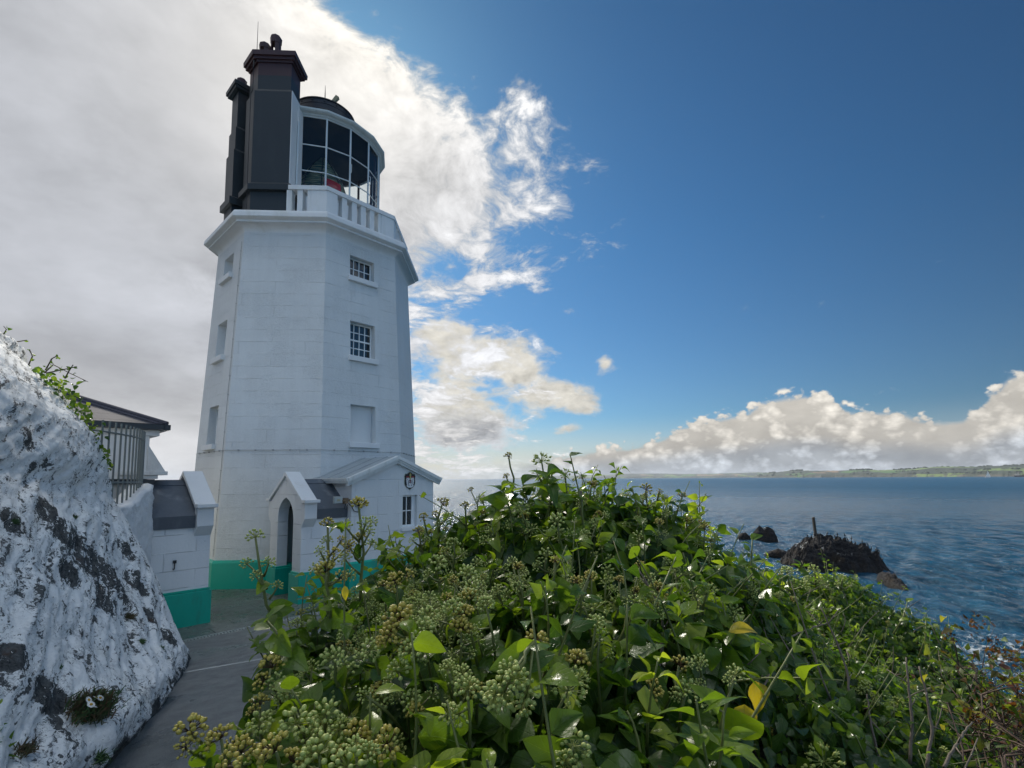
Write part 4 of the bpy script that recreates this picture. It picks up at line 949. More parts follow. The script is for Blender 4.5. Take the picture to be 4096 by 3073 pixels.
tag(rock, 'large rock outcrop with flaking whitewash beside the path, dark stone showing through', 'rock')
# ------------------------------------------------------------------ keeper's house, curved wall and railing
HS = thing('keepers_house', 'low white house with dark slate hipped roof behind the railings and rock', 'house', UV(-7.5, 3.0, -1.2))
HV, HU = 4.2, -5.5
hp_ = []
H0, H1 = ZG, 1.02
hw = MB().box(UV, HU - 6, HU, HV - 4.2, HV, H0, H1).build('wall', M_SMOOTH if False else M_WHITE, HS)
M_SLATE = None
m, n, out = material('slate_roof'); P = geopos(n); z = n.xyz(P)[2]
rowf = n.m('FRACT', n.mul(z, 7.2)); cellr = n.noise(n.vec(n.v('DOT_PRODUCT', P, (*uvec, 0)), n.m('FLOOR', n.mul(z, 7.2)), 0.), 4.5, 2, .5)
c = n.v('SCALE', (.070, .070, .085), scale=n.add(.75, n.mul(cellr, .5), n.mul(n.ss(rowf, .12, 0.), -.6)))
principled(n, out, c, .8, n.bump(n.add(n.mul(rowf, -.012), n.mul(n.noise(P, 20., 4, .6), .004)), 1.), Specular_IOR_Level=.25); M_SLATE = m
eo = .22; ez = 1.20; pit = .44
def rfp(du, dv, up): return UV(HU + eo - du, HV + eo - dv, ez + up)
ap = 2.3
k = rfp(0, 0, 0); k2 = rfp(ap, ap, ap * pit)
rm = MB()
far = rfp(0, 4.6, 0); rl = rfp(6.2, 0, 0); r2 = rfp(6.2 - 0, ap, ap * pit); far2 = rfp(6.2, 4.6, 0)
rm.add([k, rl, r2, k2, far, far2], [(0, 1, 2, 3), (0, 3, 4), (3, 2, 5, 4)])
rm.build('roof', M_SLATE, HS)
lead = MB(); kk = np.array(k); k22 = np.array(k2); sd_ = np.array(UV(0, 0, 0)) - np.array(UV(1, 0, 0))
fl_ = [kk + (k22 - kk) * t for t in np.linspace(-.01, 1, 8)]
lead.tube([q + (0, 0, .03) for q in fl_], .045, 8)
sl = np.array(rfp(1, 0, 0)) - np.array(rfp(0, 0, 0)); dwn = np.array(rfp(.0, -.36, -.36 * pit)) - np.array(rfp(0, 0, 0)); 
e2 = np.array(rfp(.17, 0, 0)) - np.array(rfp(0, 0, 0))
lead.hexa([kk + (0, 0, .006), kk + e2 + (0, 0, .006), k22 + e2 + (0, 0, .006), k22 + (0, 0, .006), kk + (0, 0, .022), kk + e2 + (0, 0, .022), k22 + e2 + (0, 0, .022), k22 + (0, 0, .022)])
lead.build('hip_flashing', plain('dull_lead', (.060, .060, .078), .95, .2, 4., .003), HS)
g = MB(); M_GUTD = plain('black_gutter', (.018, .022, .028), .35, .1, 6., .0005)
g.box(UV, HU - 6, HU + eo + .04, HV + eo - .03, HV + eo + .07, ez - .12, ez - .012).box(UV, HU + eo - .03, HU + eo + .07, HV - 4, HV + eo + .10, ez - .122, ez - .010).build('gutter', M_GUTD, HS)
MB().box(UV, HU - 6, HU + .12, HV + .002, HV + .14, ez - .24, ez - .125).box(UV, HU + .002, HU + .14, HV - 4, HV + .138, ez - .242, ez - .127).build('fascia', M_WHITE, HS)
# lower gutter and the raking parapet with its window
MB().box(UV, HU - 3, HU + .10, HV + .003, HV + .13, -.05, .05).build('lower_gutter', M_GUTD, HS)
ra = MB()
tri = [(HU - .98, 1.0), (HU - .02, .98), (HU - .02, .06), (HU - .62, .06)]
ra.prism([UV(a, HV + .004, z) for a, z in tri], [UV(a, HV + .07, z) for a, z in tri]).build('raking_wall', M_WHITE, HS)
cpm = MB(); rk = [(HU - .04, .78), (HU + .28, .22), (HU + .28, .14), (HU - .04, .14)]
cpm.prism([UV(a, HV - .35, z) for a, z in rk], [UV(a, HV + .10, z) for a, z in rk])
cpm.box(UV, HU - .5, HU + .32, HV - .40, HV + .13, .135, .215).box(UV, HU - .3, HU + .16, HV - .35, HV + .09, .055, .134)
cpm.build('gable_coping', plain('stained_white_coping', (.66, .66, .64), .55, .16, 3., .004, dirt=((.36, .28, .26), .6, 3.)), HS, bevel=.006)
m, n, out = material('house_window_glass'); p_ = principled(n, out, (.03, .035, .03), .05, n.bump(n.noise(geopos(n), 2., 2, .5), .01), Specular_IOR_Level=.8)
wn_ = MB(); wp = [(HU - 1.9, .98), (HU - 1.02, .98), (HU - .66, .08), (HU - 1.9, .08)]
wn_.prism([UV(a, HV + .003, z) for a, z in wp], [UV(a, HV + .03, z) for a, z in wp]); hwn = wn_.build('window', m, HS)
fm = MB()
for (a, z), (b_, y_) in zip(wp, wp[1:] + wp[:1]): fm.tube([UV(a, HV + .04, z), UV(b_, HV + .04, y_)], .022, 4)
fm.build('frame', plain('weathered_window_frame', (.34, .34, .27), .6, .1, 6., .001), hwn)
# curved rubble wall, whitewashed
far_pt = np.array([-7.67, 9.88]); head = [R_(-52 - 1.6 * i) for i in range(22)]
cw = [far_pt.copy()]
for hd in head: cw.append(cw[-1] + .135 * np.array([math.cos(hd), math.sin(hd)]))
cw = np.array(cw); tg = np.gradient(cw, axis=0); tg /= np.linalg.norm(tg, axis=1, keepdims=True); nr_ = np.stack([-tg[:, 1], tg[:, 0]], -1)   # towards the court
sp_ = np.linspace(0, 1, 140); cws = np.stack([np.interp(sp_, np.linspace(0, 1, len(cw)), cw[:, k]) for k in (0, 1)], -1); nrs = np.stack([np.interp(sp_, np.linspace(0, 1, len(cw)), nr_[:, k]) for k in (0, 1)], -1)
topz = np.interp(sp_, [0, .12, .3, .5, 1], [-.07, -.10, -.17, -.36, -.55])
rows = []
for t in np.linspace(0, 1, 90):
    b = cws + nrs * .16; z = ZG - .1 + (topz - ZG + .1) * t; rows.append(np.column_stack([b + nrs * .10 * (1 - t), z]))
for o_ in (.08, -.02, -.14, -.22): rows.append(np.column_stack([cws + nrs * o_, topz + (.035 if abs(o_) < .1 else .0)]))
for t in (0.6, 0.): rows.append(np.column_stack([cws - nrs * .22, ZG + (topz - ZG) * t]))
Vw = np.array(rows); nw = fbm(Vw, 3.2, 5, .6) - .5; nw2 = fbm(Vw, 13., 3, .6, True) - .55
dN = np.column_stack([nrs, np.zeros(len(nrs))])
Vw = Vw + dN[None] * (.13 * nw + .035 * nw2)[..., None]; Vw[88:94, :, 2] += (.06 * (fbm(Vw[88:94], 4., 3) - .5))
a_, b_ = Vw.shape[:2]; ix = np.arange(a_ * b_).reshape(a_, b_); Fw = np.stack([ix[:-1, :-1], ix[:-1, 1:], ix[1:, 1:], ix[1:, :-1]], -1).reshape(-1, 4)
M_RUB = plain('whitewashed_rubble', (.78, .79, .79), .6, .14, 5., .02, dirt=((.40, .38, .33), .45, 3.))
CWL = fast_mesh('curved_wall', Vw.reshape(-1, 3), Fw, M_RUB)
tag(CWL, 'curved rubble wall under thick whitewash, carrying the grey railing', 'wall')
RL = thing('railing', 'curved grey iron railing on top of the whitewashed rubble wall', 'railing', (*cw[6], -.2))
M_RAIL = plain('grey_green_railing_paint', (.15, .17, .165), .5, .12, 12., .001)
s_ = np.linspace(.02, .80, 14)
rp_ = np.stack([np.interp(s_, np.linspace(0, 1, len(cw)), cw[:, k]) for k in (0, 1)], -1)
for i, p in enumerate(rp_):
    MB().tube([(*p, -.62 if i > 8 else -.32), (*p, .98)], .0145, 6).build('bar', M_RAIL, RL)
for z in (.80, -.01):
    MB().tube([(*p, z) for p in cw[:-1]], .016, 5).build('rail', M_RAIL, RL)
# ------------------------------------------------------------------ sea, far coast
ZS = -12.0
m, n, out = material('sea_water')
P = geopos(n); px, py, pz = n.xyz(P); dist = n.v('LENGTH', P)
Pw = n.vec(n.add(n.mul(px, .94), n.mul(py, .34)), n.add(n.mul(px, -.34 * .55), n.mul(py, .94 * .55)), 0.)
w1 = n.noise(Pw, .42, 3, .55, 1.2); w2 = n.noise(n.v('ADD', Pw, (31., 7., 0)), 1.5, 5, .62, .8); w3 = n.noise(Pw, 5.5, 4, .6)
w0 = n.noise(Pw, .035, 4, .55)
grp = n.noise(n.vec(n.mul(px, .55), n.mul(py, .11), 0.), 1., 6, .70, .6); grp2 = n.noise(n.vec(n.mul(px, .09), n.mul(py, .008), 5.), 1., 5, .66, .6)
h = n.add(n.mul(grp, n.ss(dist, 60., 300.), 1.6), n.mul(w1, .26), n.mul(w2, .80), n.mul(n.mul(w3, .20), n.ss(dist, 160., 40.)), n.mul(w0, .8), n.mul(n.noise(Pw, .12, 4, .6), n.ss(dist, 80., 500.), 2.6))
nr = n.bump(h, 1., .75)
patchy = n.noise(n.vec(n.mul(px, .004), n.mul(py, .012), 0.), 1., 4, .55)
c = n.v('SCALE', n.mix(patchy, (.006, .055, .108), (.010, .076, .142)), scale=n.add(.50, n.mul(n.ss(grp, .34, .66), .65), n.mul(n.ss(grp2, .36, .64), n.ss(dist, 120., 700.), .40)))  # lighter and darker wave facets painted into the water colour
# foam round the reefs and at the foot of the cliff
fo = None
for cx, cy, ra, rb, wt in FOAM:
    d = n.m('SQRT', n.add(n.m('POWER', n.m('DIVIDE', n.sub(px, cx), ra), 2.), n.m('POWER', n.m('DIVIDE', n.sub(py, cy), rb), 2.)))
    g = n.mul(n.ss(d, 1.25, .45), wt); fo = g if fo is None else n.m('MAXIMUM', fo, g)
lace = n.noise(P, .55, 9, .72, .9); lace2 = n.noise(P, 2.4, 7, .7, .6)
fm_ = n.ss(n.add(n.mul(lace, .72), n.mul(lace2, .40), n.mul(fo, .36), -.40), .56, .74)
fm_ = n.mul(fm_, n.ss(fo, .02, .3))
crest = n.mul(n.ss(n.add(w2, n.mul(n.sub(lace2, .5), .25)), .74, .80), n.ss(dist, 320., 60.), .5)
fm_ = n.m('MAXIMUM', fm_, crest)
p1 = principled(n, None, c, n.lin(dist, 40., 600., .12, .42), nr, IOR=1.333, Specular_IOR_Level=.27)
p2 = principled(n, None, (.62, .67, .69), .8, n.bump(lace2, .15))
mx = n.new('ShaderNodeMixShader'); n.put(mx.inputs[0], fm_); n.l.new(p1.outputs[0], mx.inputs[1]); n.l.new(p2.outputs[0], mx.inputs[2]); n.l.new(mx.outputs[0], out.inputs[0])
M_SEA = m
# a wave field of real geometry out to 420 m, a flat sheet beyond
rr = np.concatenate([np.geomspace(14, 420, 620)]); aa = np.linspace(R_(-46), R_(60), 520)
A_, Rr = np.meshgrid(aa, rr); X, Y = Rr * np.sin(A_), Rr * np.cos(A_)
Z = np.zeros_like(X); rs = np.random.default_rng(11)
for k in range(54):
    L = np.exp(rs.uniform(math.log(.55), math.log(5.5))); th = R_(200) + rs.normal(0, .55); kx, ky = 2 * math.pi / L * math.cos(th), 2 * math.pi / L * math.sin(th)
    cell = np.maximum(Rr * (math.log(420 / 14) / 620), Rr * (R_(106) / 520)); a = (.013 * L ** .8) * np.clip((L / cell - 3) / 3, 0, 1)
    ph = kx * X + ky * Y + rs.uniform(0, 6.28) + .6 * np.sin(.05 * X + rs.uniform(0, 6)) ; Z += a * (np.sin(ph) + .25 * np.cos(2 * ph))
Z *= np.clip((420 - Rr) / 60, 0, 1) * np.clip((A_ - R_(-46)) / .05, 0, 1) * np.clip((R_(60) - A_) / .05, 0, 1) * (.65 + .7 * fbm(np.stack([X, Y, X * 0], -1), .02, 3))
V = np.stack([X, Y, ZS + Z], -1).reshape(-1, 3); a_, b_ = X.shape; ix = np.arange(a_ * b_).reshape(a_, b_); Fs = np.stack([ix[:-1, :-1], ix[1:, :-1], ix[1:, 1:], ix[:-1, 1:]], -1).reshape(-1, 4)
nv = len(V)
# outer sheet: rest of the inner disc and the rings to the horizon
ang = np.concatenate([aa, np.linspace(R_(60), R_(314), 60)[1:-1]])
R2 = [420, 900, 2500, 8000, 25000, 60000]
ring = np.array([[(r * math.sin(a), r * math.cos(a), ZS - (0 if r <= 420 else .0)) for a in ang] for r in R2]); nb = len(ang)
V2 = ring.reshape(-1, 3); ix2 = np.arange(len(R2) * nb).reshape(len(R2), nb); nxt = np.roll(ix2, -1, 1)
F2 = np.stack([ix2[:-1], ix2[1:], nxt[1:], nxt[:-1]], -1).reshape(-1, 4) + nv
far_ang = ang[len(aa) - 1:]; fa = np.concatenate([far_ang, [R_(314)]])
inn = np.array([[(r * math.sin(a), r * math.cos(a), ZS) for a in fa] for r in (14, 420)]); V3 = inn.reshape(-1, 3); k3 = len(fa); i3 = np.arange(2 * k3).reshape(2, k3)
F3 = np.stack([i3[0, :-1], i3[1, :-1], i3[1, 1:], i3[0, 1:]], -1) + nv + len(V2)
tag(fast_mesh('sea', np.concatenate([V, V2, V3]), np.concatenate([Fs, F2, F3]), M_SEA), 'dark blue choppy sea reaching to the horizon', 'sea', kind='structure')
# far coast: two hill ranges of real relief, fields and woods by material
m, n, out = material('far_coast')
P = geopos(n); px, py, pz = n.xyz(P)
cell = n.new('ShaderNodeTexVoronoi', feature='F1'); n.put(cell.inputs['Vector'], n.v('ADD', n.vec(n.mul(px, 1.), n.mul(py, .6), n.mul(pz, 4.)), n.v('SCALE', n.noise(P, .004, 3, .5, out=1), scale=160.))); cell.inputs['Scale'].default_value = .0042
cv = n.xyz(cell.outputs['Color']); fieldc = n.mix(n.ss(cv[1], .3, .7), (.055, .135, .028), (.125, .19, .045)); fieldc = n.mix(n.ss(cv[2], .84, .86), fieldc, (.20, .135, .075))
ed = n.new('ShaderNodeTexVoronoi', feature='DISTANCE_TO_EDGE'); n.put(ed.inputs['Vector'], cell.inputs['Vector'].links[0].from_socket); ed.inputs['Scale'].default_value = .0042
wood = n.noise(n.vec(n.mul(px, 1.), n.mul(py, .5), n.mul(pz, 5.)), .0035, 6, .6)
wf = n.m('MAXIMUM', n.ss(wood, .50, .52), n.m('MAXIMUM', n.ss(ed.outputs[0], .05, .03), n.ss(cv[0], .52, .56)))
low_ = n.ss(pz, ZS + 16., ZS + 9.)
c = n.mix(wf, fieldc, n.mix(n.noise(P, .03, 4, .6), (.010, .022, .014), (.032, .048, .022)))
c = n.mix(n.mul(low_, n.ss(n.noise(P, .012, 6, .7), .45, .6)), c, (.085, .075, .06))
principled(n, out, c, .9)
M_COAST = m
def coast(name, label, prof, depth):
    """prof: (azimuth deg, distance m, crest height m)"""
    pr = np.array(prof); az_ = np.linspace(pr[0, 0], pr[-1, 0], 900); D0 = np.interp(az_, pr[:, 0], pr[:, 1]); Hc = np.interp(az_, pr[:, 0], pr[:, 2])
    Hc = Hc * (1 + .25 * (fbm(np.stack([az_, az_ * 0, az_ * 0 + depth], -1), .45, 4) - .5)) 
    D0 = D0 * (1 + .03 * (fbm(np.stack([az_, az_ * 0 + 4, az_ * 0], -1), .9, 5) - .5))
    tt = np.linspace(0, 1, 26); A2, T2 = np.meshgrid(R_(1) * az_, tt)
    Rr_ = D0[None] + depth * T2 ** 1.2
    hh = np.where(T2 < .06, T2 / .06 * .34, .34 + .66 * np.sin(np.clip((T2 - .06) / .75, 0, 1) * math.pi / 2)) * np.where(T2 > .85, 1 - (T2 - .85) * 1.5, 1)
    Xc, Yc = Rr_ * np.sin(A2), Rr_ * np.cos(A2); q = np.stack([Xc, Yc, Xc * 0], -1)
    Zc = ZS - 3 + (Hc[None] + 3) * hh * (1 + .35 * (fbm(q, .0016, 4) - .5)) + np.where(T2 > .1, 9, 0) * (fbm(q, .03, 3) - .4) * np.clip(Hc / 40, 0, 1)[None]
    Zc[0] = ZS - 3
    V = np.stack([Xc, Yc, Zc], -1).reshape(-1, 3); a, b = Xc.shape; ix = np.arange(a * b).reshape(a, b); F = np.stack([ix[:-1, :-1], ix[1:, :-1], ix[1:, 1:], ix[:-1, 1:]], -1).reshape(-1, 4)
    tag(fast_mesh(name, V, F, M_COAST), label, 'hills', kind='structure'); return az_, D0, Hc
coast('hills', 'far low headland running to a point, green fields under haze', [(-2.2, 9300, 6), (0, 9200, 42), (3, 9200, 58), (8, 9000, 74), (13, 8800, 86), (16, 8700, 84), (21, 8600, 72), (26, 8600, 80), (40, 8600, 90)], 1600)
NA_, ND_, NH_ = coast('hills', 'nearer wooded coast with bright green fields and low cliffs', [(24.6, 5900, 6), (26, 5600, 46), (28, 5300, 66), (32, 5000, 64), (36, 4700, 62), (40, 4400, 66), (44, 4000, 66), (52, 3600, 74), (62, 3300, 70)], 900)
# ragged line of trees along the near coast: one far-off wood
rt = np.random.default_rng(5); tv = []; tf = []
for k in range(900):
    a = rt.uniform(25, 60); 
    if fbm(np.array([[a * .8, 0, 3.]]), 1.)[0] < .44: continue
    dd = np.interp(a, NA_, ND_); t = rt.choice([.10, .3, .72, .82], p=[.2, .15, .33, .32]); R1 = dd + 900 * t ** 1.2; hc = np.interp(a, NA_, NH_); frac = .34 + .66 * math.sin(min(max((t - .06) / .75, 0), 1) * math.pi / 2)
    c = np.array([R1 * math.sin(R_(a)), R1 * math.cos(R_(a)), ZS - 3 + (hc + 3) * frac - 1]); s = rt.uniform(6, 15)
    o = len(tv); 
    for i in range(7):
        an = i * 2 * math.pi / 7; tv.append(c + (s * 1.1 * math.cos(an), s * 1.1 * math.sin(an), 0))
    for i in range(7):
        an = i * 2 * math.pi / 7 + .4; tv.append(c + (s * .8 * math.cos(an), s * .8 * math.sin(an), s * rt.uniform(.6, .95)))
    tv.append(c + (0, 0, s * rt.uniform(.9, 1.2)))
    for i in range(7): j = (i + 1) % 7; tf += [(o + i, o + j, o + 7 + i), (o + j, o + 7 + j, o + 7 + i), (o + 7 + i, o + 7 + j, o + 14)]
tag(fast_mesh('treeline', np.array(tv), np.array(tf), plain('far_wood', (.020, .036, .018), .9, .3, .02, 0)), 'dark far-off woods along the crest of the near coast', 'woods', kind='stuff')
# ------------------------------------------------------------------ reefs
m, n, out = material('reef_rock')
P = geopos(n); pz = n.xyz(P)[2]; a = n.noise(P, .5, 9, .7); b = n.noise(P, 2.4, 8, .7); tn = n.noise(n.vec(n.mul(n.xyz(P)[0], .5), n.mul(n.xyz(P)[1], .5), n.mul(pz, 2.)), 1.2, 8, .7)
c = n.mix(n.ss(tn, .4, .62), (.010, .010, .012), (.036, .035, .036)); c = n.mix(n.mul(n.ss(a, .48, .62), n.ss(pz, -8.8, -10.6), .8), c, (.026, .018, .010))
c = n.mix(n.mul(n.ss(pz, -11.3, -11.9), .7), c, (.012, .012, .010))
nz = n.xyz(n.new('ShaderNodeNewGeometry').outputs['Normal'])[2]
gu = n.mul(n.ss(n.noise(P, .42, 4, .6), .60, .63), n.ss(nz, .25, .5), n.ss(pz, -10.2, -9.4)); c = n.mix(gu, c, (.70, .70, .66))
principled(n, out, c, n.lin(b, .3, .7, .6, .9), n.bump(n.add(n.mul(a, .5), n.mul(b, .25), n.mul(n.noise(P, 9., 4, .65), .06)), 1.), Specular_IOR_Level=.22)
M_REEF = m
def reef(label, cx, cy, ax, ra, rb, H_, prof, seed, grid=150, sharp=1.2):
    """lumpy reef on an ellipse whose long axis points along ax (radians); prof: height share along the long axis"""
    g = np.linspace(-1.25, 1.25, grid); U_, V_ = np.meshgrid(g, g); pu = np.array(prof)
    q = np.stack([U_ * ra, V_ * rb, U_ * 0 + seed], -1); wv_ = .34 * (fbm(q, .45, 5) - .5)
    d = np.maximum(np.sqrt(U_ ** 2 + V_ ** 2) + wv_, 0); dome = np.clip(1 - d ** 3.2, -.4, 1)
    dome = np.where(dome > 0, np.maximum(dome, 1e-6) ** .62, dome)
    hprof = np.interp(U_, pu[:, 0], pu[:, 1]); rid = (fbm(q * np.array([.6, 1.2, 1.]) + U_[..., None] * .3, .60, 7, .62, True) - .56) * 1.7
    sv = (U_ * ra * .75 + V_ * rb * .65 + 2.2 * fbm(q, .5, 4)) / 1.25; rid = rid + .42 * (np.abs(sv - np.floor(sv) - .28) ** .8 - .35)
    Zr = ZS - .5 + (H_ * hprof + .5) * dome + np.clip(dome * 1.6, 0, 1) * (sharp * rid * H_ * .55 + .26 * (fbm(q * np.array([1, 1.6, 1]), 1.6, 5, .62, True) - .5) * H_)
    X_ = cx + math.cos(ax) * U_ * ra - math.sin(ax) * V_ * rb; Y_ = cy + math.sin(ax) * U_ * ra + math.cos(ax) * V_ * rb
    V = np.stack([X_, Y_, Zr], -1); ix = np.arange(grid * grid).reshape(grid, grid); F = np.stack([ix[:-1, :-1], ix[:-1, 1:], ix[1:, 1:], ix[1:, :-1]], -1).reshape(-1, 4)
    o = fast_mesh('sea_rock', V.reshape(-1, 3), F, M_REEF, smooth=False); tag(o, label, 'rock', 'rocks standing in the sea'); return V
RV = reef('largest dark sea rock, with white bird droppings and a post on top', 40.6, 67.0, R_(-33), 6.1, 4.8, 3.0, [(-1.2, .0), (-1, .12), (-.75, .42), (-.45, .80), (-.2, .92), (.1, .88), (.45, .84), (.75, .78), (.95, .5), (1.2, .1)], 3.)
reef('small dark rock awash well beyond the post', 44.6, 93.5, R_(-35), 2.3, 1.6, 2.0, [(-1, .4), (-.2, 1), (.5, .95), (1, .6)], 9., 70)
reef('tiny low rock left of the small dark rock', 42.0, 96.0, R_(-35), 1.3, .9, 1.0, [(-1, .5), (0, 1), (1, .7)], 14., 50)
reef('low brown rock ledge sloping into the water, nearest the ivy', 40.3, 55.4, R_(73), 4.2, .75, .95, [(-1, .25), (-.3, .7), (.4, .95), (1, 1.)], 21., 110)
reef('low flat rock at the left foot of the largest sea rock', 38.0, 75.5, R_(-20), 2.2, 1.1, .75, [(-1, .5), (0, 1), (1, .7)], 31., 60)
# post
pt_ = atz(1765, 1164, -8.4); k = np.argmin(np.linalg.norm(RV[..., :2] - np.array([44.5, 68.6]), axis=-1)); pb_ = None
r_ = ray(1763 * S22, 1160 * S22); best = min(((np.linalg.norm(q - r_ * (q @ r_) / (r_ @ r_)) , i) for i, q in enumerate(RV.reshape(-1, 3)) if q[2] > -11), key=lambda t: t[0])
pb_ = RV.reshape(-1, 3)[best[1]]
pm_ = MB(); up_ = np.array([-.26, 0, 2.7]); s = .15
pm_.hexa([pb_ + (-s, -s, -.6), pb_ + (s, -s, -.6), pb_ + (s, s, -.6), pb_ + (-s, s, -.6)] + [pb_ + up_ + q for q in ((-s * .95, -s, -.1), (s * .95, -s, 0), (s * .95, s, 0), (-s * .95, s, -.1))])
tag(pm_.build('marker_post', plain('wet_timber', (.045, .034, .022), .7, .35, 3., .02), None, bevel=.03), 'weathered leaning timber post on the largest sea rock', 'post')
# cormorants
def cormorant_mesh():
    b = MB(); 
    body = [(0, -.02, .10, .03), (.0, 0, .16, .085), (.0, .03, .27, .115), (.0, .08, .38, .10), (.0, .12, .46, .062), (0, .13, .55, .040), (0, .12, .63, .036), (0, .135, .69, .046), (0, .18, .71, .032), (0, .25, .70, .010)]
    b.tube([(x, y, z) for x, y, z, r in body], [r for *_, r in body], 8)
    b.tube([(0, -.0, .18), (0, -.09, .08), (0, -.15, .0)], [.06, .045, .02], 6)
    for s in (-1, 1):
        b.tube([(s * .075, .05, .36), (s * .105, -.01, .24), (s * .07, -.08, .12)], [.03, .055, .015], 6); b.tube([(s * .04, .02, .14), (s * .045, .03, -.02)], .016, 5); b.tube([(s * .045, .03, -.01), (s * .06, .10, -.015)], [.016, .024], 5)
    return b
cb0 = cormorant_mesh().build('cormorant', plain('black_plumage', (.012, .012, .013), .5, .2, 20., 0), None, smooth=True); cb0['category'] = 'bird'; cb0['group'] = 'cormorants resting on the largest sea rock'; cb0['label'] = 'black cormorant perched on the ridge of the largest sea rock'
bird_px = [(1740, 1158), (1755, 1154), (1783, 1158), (1800, 1154), (1806, 1157), (1824, 1168), (1832, 1168), (1838, 1170), (1848, 1166), (1858, 1170), (1874, 1172), (1882, 1172), (1888, 1167), (1896, 1166), (1899, 1172), (1906, 1178), (1916, 1178), (1923, 1187)]
crest_pts = RV.reshape(-1, 3); crest_pts = crest_pts[crest_pts[:, 2] > -11.2]
cpx = np.array([[0., 0.]] * len(crest_pts))
for i, q in enumerate(crest_pts):
    d = q[1] * math.cos(PITCH) + q[2] * math.sin(PITCH); cpx[i] = ((q[0] / d * F_PX + 2048 + PPX) / S22, (1536.5 + PPY - (q[2] * math.cos(PITCH) - q[1] * math.sin(PITCH)) / d * F_PX) / S22)
for i, (bx_, by_) in enumerate(bird_px):
    near = np.abs(cpx[:, 0] - bx_) < 3; 
    if not near.any(): continue
    j = np.where(near)[0][np.argmin(cpx[near, 1])]
    o = cb0 if i == 0 else cb0.copy()
    if i: COL.objects.link(o)
    o.location = crest_pts[j] + (0, 0, -.02); s = .60 + .2 * random.random(); o.scale = (s, s, s * (.85 + .3 * random.random())); o.rotation_euler = (0, 0, random.uniform(0, 6.28))
# boats
YB = thing('sailing_yacht', 'small white sailing yacht under sail off the wooded coast', 'yacht', atz(2134, 1031.5, ZS))
yb = np.array(YB.location); M_SAIL = plain('white_sailcloth', (.80, .78, .72), .7, .05, .2, 0); M_HULLW = plain('white_hull', (.75, .76, .76), .35, .05, .3, 0)
sc_ = 1.35 * (np.linalg.norm(yb) / 2600.)
Yp = lambda x, y, z: tuple(yb + np.array([x * .93 + y * .36, x * -.36 + y * .93, z]) * sc_)
MB().loft([[Yp(-6, w_ * 1.4, z) for w_, z in ((-1, 1.5), (-.7, -.3), (.7, -.3), (1, 1.5))], [Yp(0, w_ * 2, z) for w_, z in ((-1, 1.4), (-.7, -.4), (.7, -.4), (1, 1.4))], [Yp(4.5, w_ * 1.1, z) for w_, z in ((-1, 1.6), (-.6, -.2), (.6, -.2), (1, 1.6))], [Yp(7, w_ * .1, z) for w_, z in ((-1, 1.9), (-.6, 1.2), (.6, 1.2), (1, 1.9))]], True, True).build('hull', M_HULLW, YB)
MB().tube([Yp(1, 0, 1.3), Yp(.6, 0, 19)], .12, 5).build('mast', M_HULLW, YB)
MB().prism([Yp(.9, -.05, 2.8), Yp(.6, -.05, 18.6), Yp(-2.4, -.5, 9), Yp(-5.2, -.8, 2.6)], [Yp(.9, .05, 2.8), Yp(.6, .05, 18.6), Yp(-2.4, -.4, 9), Yp(-5.2, -.7, 2.6)]).build('mainsail', M_SAIL, YB)
MB().prism([Yp(6.5, -.05, 2.2), Yp(.9, -.05, 17), Yp(1.4, -.6, 2.5)], [Yp(6.5, .05, 2.2), Yp(.9, .05, 17), Yp(1.4, -.5, 2.5)]).build('jib', M_SAIL, YB)
Y2 = thing('sailing_yacht', 'tiny distant yacht near the middle of the far shore', 'yacht', atz(1726, 1031.6, ZS)); yb = np.array(Y2.location); sc_ = .8 * (np.linalg.norm(yb) / 2600.)
MB().loft([[Yp(-6, w_ * 1.4, z) for w_, z in ((-1, 1.5), (-.7, -.3), (.7, -.3), (1, 1.5))], [Yp(6, w_ * .3, z) for w_, z in ((-1, 1.6), (-.6, .4), (.6, .4), (1, 1.6))]], True, True).build('hull', M_HULLW, Y2)
MB().prism([Yp(.9, -.05, 2.4), Yp(.6, -.05, 18.6), Yp(-5.2, -.8, 2.6)], [Yp(.9, .05, 2.4), Yp(.6, .05, 18.6), Yp(-5.2, -.7, 2.6)]).build('mainsail', M_SAIL, Y2)
SH = thing('cargo_ship', 'long dark cargo ship with pale superstructure, cut by the picture edge', 'ship', atz(2204, 1030.6, ZS)); sb = np.array(SH.location); e1 = np.array([sb[1], -sb[0], 0]); e1 /= np.linalg.norm(e1); e2_ = np.array([e1[1], -e1[0], 0.]); ks = np.linalg.norm(sb) / 3000.
Sp = lambda a, b, z: tuple(sb + (e1 * a + e2_ * b + np.array([0, 0, z])) * ks)
MB().loft([[Sp(-19, b, z) for b, z in ((-5, 7), (-2, 1), (2, 1), (5, 7))], [Sp(-14, b, z) for b, z in ((-7, 6.5), (-6, -1), (6, -1), (7, 6.5))], [Sp(60, b, z) for b, z in ((-7, 6.5), (-6, -1), (6, -1), (7, 6.5))], [Sp(75, b, z) for b, z in ((-1, 9), (-.5, 1), (.5, 1), (1, 9))]], True, True).build('hull', plain('dark_hull', (.022, .016, .016), .5, .2, .1, 0), SH)
sup = MB().box(Sp, -16, -10, -6, 6, 6.6, 14).box(Sp, -9.5, -2, -6.5, 6.5, 6.6, 12.5).box(Sp, -8, -3.5, -6, 6, 12.6, 18).box(Sp, -7.5, -5, -2, 2, 18.1, 21); sup.build('superstructure', plain('orange_white_superstructure', (.62, .50, .40), .6, .4, .09, 0), SH)
MB().box(Sp, 6, 26, -5, 5, 6.6, 9).box(Sp, 30, 52, -5, 5, 6.6, 9).build('hatch_cover', plain('brown_hatch', (.10, .06, .05), .6, .2, .1, 0), SH)
